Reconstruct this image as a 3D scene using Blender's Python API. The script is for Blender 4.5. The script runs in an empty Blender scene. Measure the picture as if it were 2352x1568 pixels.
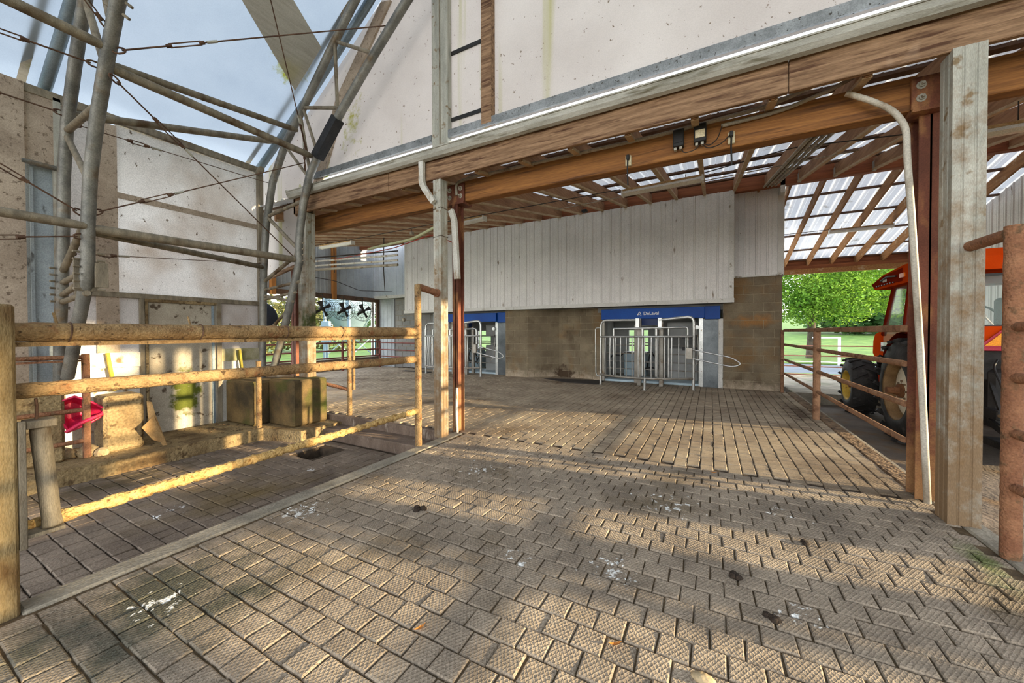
import bpy, math, random
from mathutils import Vector, Matrix
random.seed(7)
SC = bpy.context.scene
COL = SC.collection

# ------------------------------------------------------------------ camera
cam_d = bpy.data.cameras.new('camera')
cam = bpy.data.objects.new('camera', cam_d)
COL.objects.link(cam)
YAW, PITCH, ROLL = 0.489434, 0.013293, -0.002254
_f = Vector((-math.sin(YAW), math.cos(YAW), 0)); _r = Vector((math.cos(YAW), math.sin(YAW), 0)); _u = Vector((0, 0, 1))
_f2 = _f*math.cos(PITCH) - _u*math.sin(PITCH); _u2 = _u*math.cos(PITCH) + _f*math.sin(PITCH)
_r3 = _r*math.cos(ROLL) + _u2*math.sin(ROLL); _u3 = _u2*math.cos(ROLL) - _r*math.sin(ROLL)
cam.matrix_world = Matrix(((_r3.x, _u3.x, -_f2.x, 0), (_r3.y, _u3.y, -_f2.y, 0), (_r3.z, _u3.z, -_f2.z, 1.36), (0, 0, 0, 1)))
cam_d.sensor_fit = 'HORIZONTAL'; cam_d.sensor_width = 36
cam_d.lens = 856.84/2352*36
cam_d.shift_y = -9.74/2352
cam_d.clip_start = 0.05; cam_d.clip_end = 600
SC.camera = cam

# ------------------------------------------------------------------ sky, sun, exposure
world = bpy.data.worlds.new('sky'); SC.world = world; world.use_nodes = True
_n = world.node_tree.nodes; _l = world.node_tree.links
_bg = _n['Background']
_tc = _n.new('ShaderNodeTexCoord'); _sx = _n.new('ShaderNodeSeparateXYZ'); _rp = _n.new('ShaderNodeValToRGB')
_l.new(_tc.outputs['Generated'], _sx.inputs[0]); _l.new(_sx.outputs['Z'], _rp.inputs[0]); _l.new(_rp.outputs[0], _bg.inputs[0])
_rp.color_ramp.elements[0].position = 0.0; _rp.color_ramp.elements[0].color = (0.93, 0.93, 0.90, 1)
_rp.color_ramp.elements[1].position = 0.6; _rp.color_ramp.elements[1].color = (0.70, 0.80, 0.94, 1)
_bg.inputs[1].default_value = 1.0
SUN_DIR = Vector((0.975, 0.156, 0.163)).normalized()
sun_d = bpy.data.lights.new('sun', 'SUN'); sun_d.energy = 2.55; sun_d.color = (1.0, 0.80, 0.49); sun_d.angle = math.radians(0.9)
sun = bpy.data.objects.new('sun', sun_d); COL.objects.link(sun)
sun.rotation_euler = SUN_DIR.to_track_quat('Z', 'Y').to_euler()
sun.location = (30, 8, 12)
SC.view_settings.view_transform = 'Standard'; SC.view_settings.look = 'None'; SC.view_settings.gamma = 1
SC.view_settings.use_curve_mapping = False
SC.cycles.max_bounces = 6; SC.cycles.use_light_tree = False; SC.cycles.caustics_reflective = False; SC.cycles.caustics_refractive = False; SC.cycles.adaptive_threshold = .02; SC.cycles.diffuse_bounces = 4; SC.cycles.glossy_bounces = 3; SC.cycles.transparent_max_bounces = 6
SC.view_settings.exposure = 2.45

# ------------------------------------------------------------------ materials
M = {}
def lin(c):
    return tuple(((v/255)/12.92 if v/255 <= .04045 else ((v/255+.055)/1.055)**2.4) for v in c) + (1,)
def mat(name, c1, c2=None, scale=3.0, rough=.8, metal=0.0, bump=0.0, bscale=40.0, axis=(1, 1, 1), rnd=0.0,
        spots=None, spots2=None, detail=4.0, trans=0.0, alpha=1.0, lo=.35, hi=.65, spec=.3, diamond=0.0, tk=1.0, splash=None, patches=(), grain=.14, gscale=90.0):
    m = bpy.data.materials.new(name); m.use_nodes = True
    nt = m.node_tree; N = nt.nodes; L = nt.links
    b = N['Principled BSDF']
    b.inputs['Roughness'].default_value = rough; b.inputs['Metallic'].default_value = metal
    b.inputs['Specular IOR Level'].default_value = spec
    geo = N.new('ShaderNodeNewGeometry')
    mp = N.new('ShaderNodeMapping'); mp.inputs['Scale'].default_value = axis
    L.new(geo.outputs['Position'], mp.inputs[0])
    nz = N.new('ShaderNodeTexNoise'); nz.inputs['Scale'].default_value = scale; nz.inputs['Detail'].default_value = detail
    nz.inputs['Roughness'].default_value = .62
    L.new(mp.outputs[0], nz.inputs[0])
    rp = N.new('ShaderNodeValToRGB'); e = rp.color_ramp.elements
    e[0].position = lo; e[0].color = lin(c1); e[1].position = hi; e[1].color = lin(c2 or c1)
    L.new(nz.outputs['Fac'], rp.inputs[0])
    col = rp.outputs[0]
    for s in (spots, spots2):
        if not s: continue
        c, sc, thr, wid = s[:4]; ax = s[4] if len(s) > 4 else (1, 1, 1)
        mp2 = N.new('ShaderNodeMapping'); mp2.inputs['Scale'].default_value = ax; mp2.inputs['Location'].default_value = (3.7*sc % 5, 1.3, .7)
        L.new(geo.outputs['Position'], mp2.inputs[0])
        n2 = N.new('ShaderNodeTexNoise'); n2.inputs['Scale'].default_value = sc; n2.inputs['Detail'].default_value = 3
        n2.inputs['Roughness'].default_value = .6
        L.new(mp2.outputs[0], n2.inputs[0])
        r2 = N.new('ShaderNodeMapRange'); r2.inputs[1].default_value = thr; r2.inputs[2].default_value = thr+wid
        L.new(n2.outputs['Fac'], r2.inputs[0])
        mx = N.new('ShaderNodeMix'); mx.data_type = 'RGBA'
        L.new(r2.outputs[0], mx.inputs[0]); L.new(col, mx.inputs[6]); mx.inputs[7].default_value = lin(c)
        col = mx.outputs[2]
    if splash:
        c, zf, zn = splash
        sp = N.new('ShaderNodeSeparateXYZ'); L.new(geo.outputs['Position'], sp.inputs[0])
        n4 = N.new('ShaderNodeTexNoise'); n4.inputs['Scale'].default_value = 7; n4.inputs['Detail'].default_value = 5; n4.inputs['Roughness'].default_value = .7
        L.new(geo.outputs['Position'], n4.inputs[0])
        a1 = N.new('ShaderNodeMath'); a1.operation = 'MULTIPLY_ADD'; a1.inputs[1].default_value = 3.0*(zn-zf); L.new(n4.outputs['Fac'], a1.inputs[0]); L.new(sp.outputs[2], a1.inputs[2])
        r4 = N.new('ShaderNodeMapRange'); r4.inputs[1].default_value = zn+1.5*(zn-zf); r4.inputs[2].default_value = zf+1.5*(zn-zf); r4.inputs[4].default_value = .92
        L.new(a1.outputs[0], r4.inputs[0])
        mx = N.new('ShaderNodeMix'); mx.data_type = 'RGBA'; L.new(r4.outputs[0], mx.inputs[0]); L.new(col, mx.inputs[6]); mx.inputs[7].default_value = lin(c); col = mx.outputs[2]
    shared = {}
    for pt in patches:      # stains with a place of their own; neighbours of one kind share a noise
        c, ctr, rad, nsc, gain, thr, wid = pt
        mp3 = N.new('ShaderNodeMapping')
        mp3.inputs['Scale'].default_value = tuple(1/q for q in rad); mp3.inputs['Location'].default_value = tuple(-a/q for a, q in zip(ctr, rad))
        L.new(geo.outputs['Position'], mp3.inputs[0])
        ln = N.new('ShaderNodeVectorMath'); ln.operation = 'LENGTH'; L.new(mp3.outputs[0], ln.inputs[0])
        ad = N.new('ShaderNodeMath'); ad.operation = 'ADD'; ad.inputs[1].default_value = thr; L.new(ln.outputs['Value'], ad.inputs[0])
        k = (c, nsc, gain, wid)
        if k in shared:
            mn = N.new('ShaderNodeMath'); mn.operation = 'MINIMUM'; L.new(shared[k], mn.inputs[0]); L.new(ad.outputs[0], mn.inputs[1]); shared[k] = mn.outputs[0]
        else: shared[k] = ad.outputs[0]
    for (c, nsc, gain, wid), dist in shared.items():
        n5 = N.new('ShaderNodeTexNoise'); n5.inputs['Scale'].default_value = nsc; n5.inputs['Detail'].default_value = 4; n5.inputs['Roughness'].default_value = .65
        L.new(geo.outputs['Position'], n5.inputs[0])
        a2 = N.new('ShaderNodeMath'); a2.operation = 'MULTIPLY_ADD'; a2.inputs[1].default_value = gain; L.new(n5.outputs['Fac'], a2.inputs[0])
        s2 = N.new('ShaderNodeMath'); s2.operation = 'SUBTRACT'; s2.inputs[0].default_value = 1.0-gain*.5; L.new(dist, s2.inputs[1]); L.new(s2.outputs[0], a2.inputs[2])
        r5 = N.new('ShaderNodeMapRange'); r5.inputs[1].default_value = 0; r5.inputs[2].default_value = wid; L.new(a2.outputs[0], r5.inputs[0])
        mx = N.new('ShaderNodeMix'); mx.data_type = 'RGBA'; L.new(r5.outputs[0], mx.inputs[0]); L.new(col, mx.inputs[6]); mx.inputs[7].default_value = lin(c); col = mx.outputs[2]
    if rnd:
        oi = N.new('ShaderNodeObjectInfo'); ad = N.new('ShaderNodeMath'); ad.operation = 'ADD'
        L.new(oi.outputs['Random'], ad.inputs[0]); L.new(geo.outputs['Random Per Island'], ad.inputs[1])
        fr = N.new('ShaderNodeMath'); fr.operation = 'FRACT'; L.new(ad.outputs[0], fr.inputs[0])
        mr = N.new('ShaderNodeMapRange'); mr.inputs[3].default_value = 1-rnd; mr.inputs[4].default_value = 1+rnd
        L.new(fr.outputs[0], mr.inputs[0])
        hv = N.new('ShaderNodeHueSaturation'); L.new(mr.outputs[0], hv.inputs['Value']); L.new(col, hv.inputs['Color'])
        col = hv.outputs[0]
    if grain:
        n6 = N.new('ShaderNodeTexNoise'); n6.inputs['Scale'].default_value = gscale; n6.inputs['Detail'].default_value = 1.5; n6.inputs['Roughness'].default_value = .7
        L.new(mp.outputs[0], n6.inputs[0])
        r6 = N.new('ShaderNodeMapRange'); r6.inputs[1].default_value = .3; r6.inputs[2].default_value = .7; r6.inputs[3].default_value = 1-grain*1.6; r6.inputs[4].default_value = 1+grain
        L.new(n6.outputs['Fac'], r6.inputs[0])
        h6 = N.new('ShaderNodeHueSaturation'); L.new(r6.outputs[0], h6.inputs['Value']); L.new(col, h6.inputs['Color']); col = h6.outputs[0]
    L.new(col, b.inputs['Base Color'])
    h = None
    if bump:
        n3 = N.new('ShaderNodeTexNoise'); n3.inputs['Scale'].default_value = bscale; n3.inputs['Detail'].default_value = 2
        L.new(mp.outputs[0], n3.inputs[0]); h = n3.outputs['Fac']
        bp = N.new('ShaderNodeBump'); bp.inputs['Strength'].default_value = bump; bp.inputs['Distance'].default_value = .02
        if diamond:
            for rot in (.6, -.6):
                mr2 = N.new('ShaderNodeMapping'); mr2.inputs['Rotation'].default_value = (0, 0, rot)
                L.new(geo.outputs['Position'], mr2.inputs[0])
                wv = N.new('ShaderNodeTexWave'); wv.inputs['Scale'].default_value = 19; wv.inputs['Distortion'].default_value = 2.2
                wv.inputs['Detail'].default_value = 1; wv.inputs['Detail Scale'].default_value = 6
                L.new(mr2.outputs[0], wv.inputs[0])
                pw = N.new('ShaderNodeMath'); pw.operation = 'POWER'; pw.inputs[1].default_value = 4
                L.new(wv.outputs['Fac'], pw.inputs[0])
                ma = N.new('ShaderNodeMath'); ma.operation = 'MULTIPLY_ADD'; ma.inputs[1].default_value = diamond
                L.new(pw.outputs[0], ma.inputs[0]); L.new(h, ma.inputs[2]); h = ma.outputs[0]
        L.new(h, bp.inputs['Height']); L.new(bp.outputs[0], b.inputs['Normal'])
    if trans:
        out = N['Material Output']; tr = N.new('ShaderNodeBsdfTranslucent')
        tm = N.new('ShaderNodeMix'); tm.data_type = 'RGBA'; tm.blend_type = 'MULTIPLY'; tm.inputs[0].default_value = 1.0; tm.inputs[7].default_value = (tk, tk, tk, 1)
        L.new(col, tm.inputs[6]); L.new(tm.outputs[2], tr.inputs[0])
        ms = N.new('ShaderNodeMixShader'); ms.inputs[0].default_value = trans
        L.new(b.outputs[0], ms.inputs[1]); L.new(tr.outputs[0], ms.inputs[2]); L.new(ms.outputs[0], out.inputs[0])
    if alpha < 1:
        b.inputs['Alpha'].default_value = alpha
    M[name] = m
    return m

mat('paver', (127, 114, 99), (166, 150, 130), 2.2, .75, bump=.42, bscale=24, rnd=.07, spots=((108, 93, 72), 1.1, .55, .2), diamond=.5, grain=.16, gscale=70,
    patches=(((104, 112, 66), (1.42, 3.2, 0), (.22, .8, .5), 5, 1.6, .55, .5), ((78, 76, 64), (-2.45, .8, 0), (.85, .9, .5), 4, 1.8, .25, .6), ((228, 226, 220), (-2.76, 1.75, 0), (0.5, 0.5, .5), 16, 2.6, .92, .12),((228, 226, 220), (-2.45, 0.8, 0), (0.35, 0.35, .5), 16, 2.6, .92, .12),((228, 226, 220), (-0.5, 2.12, 0), (0.4, 0.4, .5), 16, 2.6, .92, .12),((228, 226, 220), (-1.0, 1.95, 0), (0.35, 0.35, .5), 16, 2.6, 1.0, .12),((228, 226, 220), (-2.0, 3.1, 0), (0.9, 0.9, .5), 16, 2.6, 1.05, .12),((228, 226, 220), (-0.3, 3.15, 0), (0.8, 0.8, .5), 16, 2.6, 1.05, .12),((228, 226, 220), (0.45, 3.4, 0), (0.45, 0.45, .5), 16, 2.6, 1.02, .12),((228, 226, 220), (0.4, 2.2, 0), (0.4, 0.4, .5), 16, 2.6, 1.02, .12)))
mat('paver_far', (136, 120, 101), (166, 150, 127), 1.6, .8, bump=.3, bscale=30, rnd=.07, spots=((104, 86, 66), .9, .53, .22), diamond=.25, patches=(((84, 66, 50), (1.3, 7.8, 0), (.5, 2.6, .5), 6, 1.4, .5, .4),))
mat('paver_lane', (104, 90, 78), (136, 120, 104), 2.0, .8, bump=.3, bscale=50, rnd=.08, spots=((110, 92, 62), .8, .55, .2), patches=(((226, 222, 218), (-4.35, 1.5, -.26), (.5, .6, .5), 14, 2.6, 1.1, .12), ((226, 222, 218), (-4.1, 2.8, -.26), (.6, .5, .5), 14, 2.6, 1.12, .12), ((92, 80, 62), (-5.7, 1.6, -.26), (.7, 1.8, .5), 5, 1.6, .5, .4)))
mat('joint_dirt', (80, 66, 48), (106, 88, 64), 12, .95, bump=.5, bscale=60)
mat('joint_dark', (58, 48, 38), (84, 70, 56), 12, .95, bump=.5, bscale=60)
mat('concrete', (126, 118, 104), (168, 158, 140), 2.5, .85, bump=.4, bscale=50, spots=((104, 112, 70), .9, .60, .12))
mat('concrete_tan', (124, 104, 72), (160, 138, 100), 2.2, .9, bump=.8, bscale=30, grain=.2, gscale=45, spots=((92, 70, 44), 2.0, .52, .16), spots2=((96, 76, 50), 11, .58, .08))
mat('concrete_moss', (64, 54, 36), (120, 98, 62), 2.0, .9, bump=.5, bscale=40, spots=((62, 72, 20), 1.4, .5, .14))
mat('step_stone', (92, 76, 64), (126, 108, 94), 3, .85, bump=.35, bscale=40, axis=(1, 1, .4), spots=((150, 136, 122), 5, .62, .08, (2, 1, .5)))
mat('galv', (150, 148, 136), (182, 178, 165), 3, .6, metal=.10, bump=.05, bscale=90, axis=(4, 4, .6), spots=((126, 106, 78), 9, .60, .10), splash=((128, 101, 70), .4, 2.9),
    patches=(((60, 66, 26), (-5.85, 3.88, 1.55), (.4, .4, .55), 8, 1.2, .45, .4),))
mat('galv_dirty', (112, 102, 86), (150, 138, 117), 4, .65, metal=.2, bump=.25, bscale=70, axis=(3, 3, .7), spots=((90, 70, 48), 3, .55, .14))
mat('galv_pipe', (98, 97, 92), (138, 135, 126), 5, .5, metal=.35, bump=.15, bscale=60, spots=((112, 92, 66), 3, .56, .14))
mat('galv_blue', (118, 132, 142), (146, 160, 168), 3, .4, metal=.4, bump=.05)
mat('gutter', (154, 151, 140), (188, 185, 174), 3, .6, bump=.2, bscale=60, axis=(.6, 4, 4), spots=((104, 98, 78), 4, .56, .14, (.4, 3, 3)))
mat('flashing', (116, 118, 118), (146, 148, 148), 5, .55, metal=.3, bump=.15, bscale=80, spots=((70, 66, 60), 30, .62, .06))
mat('timber_fascia', (114, 86, 62), (160, 127, 97), 2.4, .8, bump=.3, bscale=10, axis=(.9, 14, 14), grain=.14, gscale=14, spots=((82, 54, 36), 3.0, .53, .14, (.7, 7, 8)), spots2=((196, 166, 140), 1.2, .66, .10, (1.4, 1, 1)))
mat('timber_beam', (122, 79, 40), (156, 106, 56), 2.0, .7, bump=.15, bscale=12, axis=(.5, 14, 14), gscale=14, spots=((92, 58, 32), 2.4, .54, .14, (.5, 8, 9)))
mat('timber_rafter', (132, 94, 64), (162, 122, 86), 3, .8, bump=.2, bscale=10, axis=(9, .8, 9), rnd=.06)
mat('timber_back', (124, 84, 46), (158, 112, 66), 3, .8, bump=.2, bscale=10, axis=(9, .8, 9), spots=((176, 150, 120), 4, .6, .12))
mat('timber_ridge', (120, 68, 40), (152, 92, 56), 2.4, .75, bump=.15, bscale=10, axis=(.6, 8, 8))
mat('joist_flange', (166, 140, 108), (190, 166, 134), 5, .85, bump=.2, bscale=20)
mat('purlin', (84, 62, 48), (112, 86, 68), 4, .85, bump=.2, bscale=20)
mat('timber_post', (150, 96, 46), (176, 120, 62), 3, .7, bump=.1, axis=(6, 6, .5))
mat('roof_metal', (226, 229, 232), (238, 240, 242), 1.6, .5, trans=.16, tk=.85, grain=.04, spots=((170, 168, 164), 3, .62, .12))  # translucency added to the metal sheets so sky light brightens the shed
mat('siding', (204, 200, 195), (218, 214, 208), 1.2, .55, bump=.04, spots=((124, 108, 90), 5.0, .66, .07, (1, 1, .35)), spots2=((86, 68, 52), 17, .74, .03, (1, 1, .6)))
mat('siding_grey', (168, 175, 180), (188, 194, 198), 1.5, .5, bump=.03)
mat('siding_dark', (146, 150, 152), (170, 173, 174), 1.5, .6, bump=.03)
mat('trim_white', (190, 186, 178), (206, 203, 196), 2, .6, bump=.08, spots=((130, 118, 100), 6, .62, .1))
mat('block', (106, 93, 74), (132, 118, 95), 1.4, .92, bump=.35, bscale=70, rnd=.07, spots=((128, 96, 56), .8, .53, .18), spots2=((86, 72, 54), 1.6, .56, .15), splash=((176, 158, 136), -.05, .22), patches=(((70, 54, 38), (-3.9, 10.6, .1), (.6, .6, .45), 5, 1.4, .4, .2), ((150, 108, 62), (.9, 10.3, 1.6), (.8, .5, .3), 4, 1.2, .4, .5)))
mat('mortar', (146, 131, 108), (164, 149, 125), 4, .95, bump=.3, bscale=70)
mat('block_grey', (122, 120, 116), (142, 140, 136), 1.6, .9, bump=.3, bscale=70, rnd=.05)
mat('red_steel', (92, 52, 38), (124, 73, 54), 2.5, .65, bump=.2, bscale=40, spots=((150, 104, 66), 3.0, .56, .12, (2, 2, .7)), splash=((150, 110, 70), .1, .9))
mat('rust_rail', (126, 98, 64), (158, 130, 90), 9, .9, bump=.8, bscale=60, spots=((124, 82, 50), 8, .58, .12), spots2=((84, 64, 42), 26, .60, .08))
mat('rust_pipe', (124, 82, 58), (152, 108, 78), 7, .85, bump=.6, bscale=60, spots=((106, 80, 56), 12, .55, .1))
mat('rust_gate', (124, 90, 66), (156, 118, 88), 6, .85, bump=.4, bscale=60, spots=((98, 66, 46), 8, .55, .12))
mat('fence_red', (104, 56, 50), (130, 76, 66), 6, .7, bump=.2)
mat('fence_salmon', (170, 112, 90), (186, 130, 106), 6, .7)
mat('caked', (166, 132, 78), (196, 164, 108), 20, .95, bump=1.0, bscale=50, spots=((136, 100, 54), 30, .55, .1))
mat('post_dirty', (118, 98, 64), (152, 132, 94), 3, .85, bump=.5, bscale=50, axis=(2, 2, .6), spots=((86, 64, 36), 2.6, .52, .16, (2, 2, .7)))
mat('fabric_roof', (196, 208, 220), (212, 222, 232), .8, .8, trans=.62, tk=.29, grain=.03, bump=.02, bscale=4, spots=((196, 200, 150), 1.0, .70, .08), patches=(((168, 168, 70), (-5.6, 3.4, 5.3), (.5, .45, .5), 7, 1.6, .5, .3),))
mat('fabric_band', (176, 166, 148), (192, 184, 166), 4, .8, trans=.25, axis=(5, .6, 5), spots=((150, 148, 90), 1.5, .6, .15))
mat('fabric_end', (205, 195, 188), (221, 212, 205), .7, .8, trans=.40, tk=.26, grain=.04, bump=.05, bscale=3, spots=((172, 168, 96), 1.1, .62, .2, (3.4, 3.4, .14)), spots2=((126, 110, 92), 20, .67, .05), patches=(((128, 140, 20), (-5.55, 3.97, 4.0), (.16, .5, .5), 12, 1.6, .35, .4), ((140, 146, 40), (-6.2, 3.97, 3.6), (.2, .5, .6), 12, 1.6, .4, .4), ((164, 160, 66), (-4.9, 3.97, 4.6), (.7, .5, 1.2), 6, 2.0, .75, .4), ((112, 120, 40), (-2.52, 3.97, 4.4), (.06, .5, .5), 12, 1.6, .3, .4)))
mat('fabric_side', (218, 210, 205), (236, 230, 226), .9, .8, trans=.34, tk=.5, bump=.08, bscale=4, spots=((176, 156, 138), .8, .52, .22), spots2=((112, 98, 84), 14, .66, .06, (1, 1.4, .8)))
mat('fabric_tan', (152, 134, 116), (186, 168, 148), 1.6, .85, bump=.15, bscale=6, spots=((116, 100, 84), 22, .58, .1))
mat('panel_blue', (128, 138, 144), (162, 170, 174), 1.2, .4, metal=.15, spots=((90, 92, 92), 9, .64, .08, (1, 1, .4)))
mat('door_grey', (146, 134, 116), (184, 174, 156), 1.5, .8, bump=.1, spots=((84, 70, 54), 8, .60, .08), patches=(((86, 92, 26), (-7.02, 2.66, .45), (.5, .34, .62), 9, 1.3, .38, .25), ((196, 186, 168), (-7.02, 2.6, .0), (.5, .6, .22), 12, 1.6, .5, .2)))
mat('board_white', (204, 198, 186), (228, 224, 214), 1.5, .7, bump=.06, spots=((132, 108, 78), 5, .60, .1))
mat('board_moss', (150, 140, 96), (196, 188, 160), 2.0, .8, bump=.1, spots=((110, 112, 44), 2, .52, .16))
mat('yellow', (198, 172, 40), (214, 190, 70), 4, .7, spots=((140, 110, 40), 3, .58, .12))
mat('olive', (112, 104, 24), (140, 128, 40), 4, .7)
mat('pvc', (190, 184, 172), (210, 206, 196), 3, .5, spots=((140, 114, 82), 6, .52, .16, (2, 2, .6)))
mat('pvc_pipe', (188, 180, 164), (206, 199, 184), 3, .55, spots=((132, 112, 86), 3, .5, .2, (2, 2, .5)))
mat('pvc_grey', (140, 130, 116), (168, 158, 142), 3, .6, spots=((112, 96, 76), 5, .55, .12))
mat('lamp_body', (206, 202, 192), (220, 216, 208), 6, .5)
mat('lamp_rust', (146, 110, 64), (186, 156, 112), 14, .8, bump=.2)
mat('black_plastic', (30, 29, 28), (44, 42, 40), 4, .5)
mat('cable', (36, 30, 26), (60, 50, 42), 6, .6)
mat('wire_rust', (74, 52, 40), (110, 84, 66), 8, .8, metal=.2)
mat('blue', (0, 62, 140), (4, 74, 156), 1.5, .45, spec=.2)
mat('blue_dark', (10, 40, 92), None, 2, .4)
mat('white_paint', (222, 222, 218), None, 2, .5)
mat('stainless', (168, 168, 164), (196, 196, 192), 4, .32, metal=.75, spots=((140, 110, 80), 5, .66, .08))
mat('stainless_dull', (128, 122, 112), (158, 152, 142), 3, .45, metal=.6, spots=((112, 92, 70), 4, .58, .12))
mat('steel_sheet', (78, 82, 84), (112, 116, 118), 1.6, .38, metal=.6)
mat('robot_grey', (150, 150, 146), (172, 172, 168), 2, .5)
mat('robot_blue', (168, 188, 198), (186, 204, 212), 2, .4)
mat('rubber_mat', (48, 44, 42), (64, 58, 54), 6, .8, bump=.3)
mat('tyre', (40, 39, 38), (62, 59, 56), 5, .75, bump=.2, bscale=40, spots=((108, 100, 92), 3, .58, .15))
mat('rim_cream', (196, 182, 146), (212, 200, 168), 5, .6, spots=((120, 84, 54), 7, .62, .08))
mat('rim_white', (228, 217, 188), (238, 228, 204), 5, .6, spots=((140, 100, 66), 7, .64, .08))
mat('rim_inner', (120, 92, 60), (150, 120, 82), 5, .7)
mat('rim_yellow', (206, 168, 64), (220, 184, 84), 5, .6, spots=((130, 90, 40), 7, .62, .08))
mat('hub_rust', (110, 70, 44), (140, 96, 62), 12, .8, bump=.3)
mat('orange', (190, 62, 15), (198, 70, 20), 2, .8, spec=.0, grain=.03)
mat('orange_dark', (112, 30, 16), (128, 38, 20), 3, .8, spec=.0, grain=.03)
mat('decal_black', (40, 38, 38), None, 2, .4)
mat('decal_white', (226, 224, 220), None, 2, .4)
mat('smv_orange', (240, 150, 20), (246, 168, 40), 5, .4)
mat('smv_red', (176, 40, 60), None, 5, .4)
mat('amber', (232, 120, 30), None, 5, .3)
mat('chassis', (26, 25, 25), (46, 43, 41), 6, .6, bump=.2)
mat('glass', (150, 176, 168), (158, 184, 176), 2, .05, alpha=.16, spec=.6)
mat('leaf', (74, 120, 30), (134, 166, 54), 1.2, .6, trans=.4, rnd=.25)
mat('leaf_dark', (48, 82, 40), (78, 110, 56), .6, .7, trans=.3, rnd=.25)
mat('leaf_autumn', (84, 98, 56), (124, 116, 66), .8, .7, trans=.3, rnd=.3)
mat('bark', (70, 60, 52), (98, 86, 74), 6, .9, bump=.5, bscale=20)
mat('grass', (68, 94, 36), (98, 122, 52), 1.5, .9, bump=.4, bscale=30)
mat('road', (80, 88, 98), (96, 104, 114), 1.0, .8, bump=.2, bscale=60)
mat('yard_dirt', (92, 82, 73), (124, 111, 99), 1.2, .9, bump=.6, bscale=20, spots=((116, 92, 66), 1.6, .55, .15))
mat('silo', (104, 124, 136), (124, 142, 152), .8, .45, metal=.15)
mat('silo_dark', (112, 128, 138), None, 1, .5)
mat('tank_teal', (20, 100, 124), None, 1, .4)
mat('pink', (206, 24, 70), (224, 46, 92), 3, .35, spec=.5, spots=((120, 30, 40), 4, .6, .12))
mat('cardboard', (140, 108, 68), (176, 144, 98), 3, .9, bump=.2)
mat('stone', (150, 128, 96), (186, 166, 132), 8, .9, bump=.5, bscale=30)
mat('manure', (70, 54, 38), (100, 80, 56), 20, .9, bump=1, bscale=60)
mat('dropping', (38, 30, 24), (58, 46, 36), 20, .9, bump=1, bscale=60)
mat('manure_strip', (104, 82, 60), (140, 116, 90), 9, .95, bump=1.0, bscale=28, spots=((76, 58, 42), 14, .5, .12))
mat('water', (40, 36, 30), None, 2, .03, spec=.8)
mat('hose_green', (150, 150, 112), (170, 170, 132), 4, .6)
mat('wire_red', (160, 56, 40), None, 4, .6)
mat('dark_round', (38, 46, 58), (52, 62, 76), 2, .4)
mat('leaf_dry', (178, 110, 48), (196, 130, 60), 10, .8)

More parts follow.
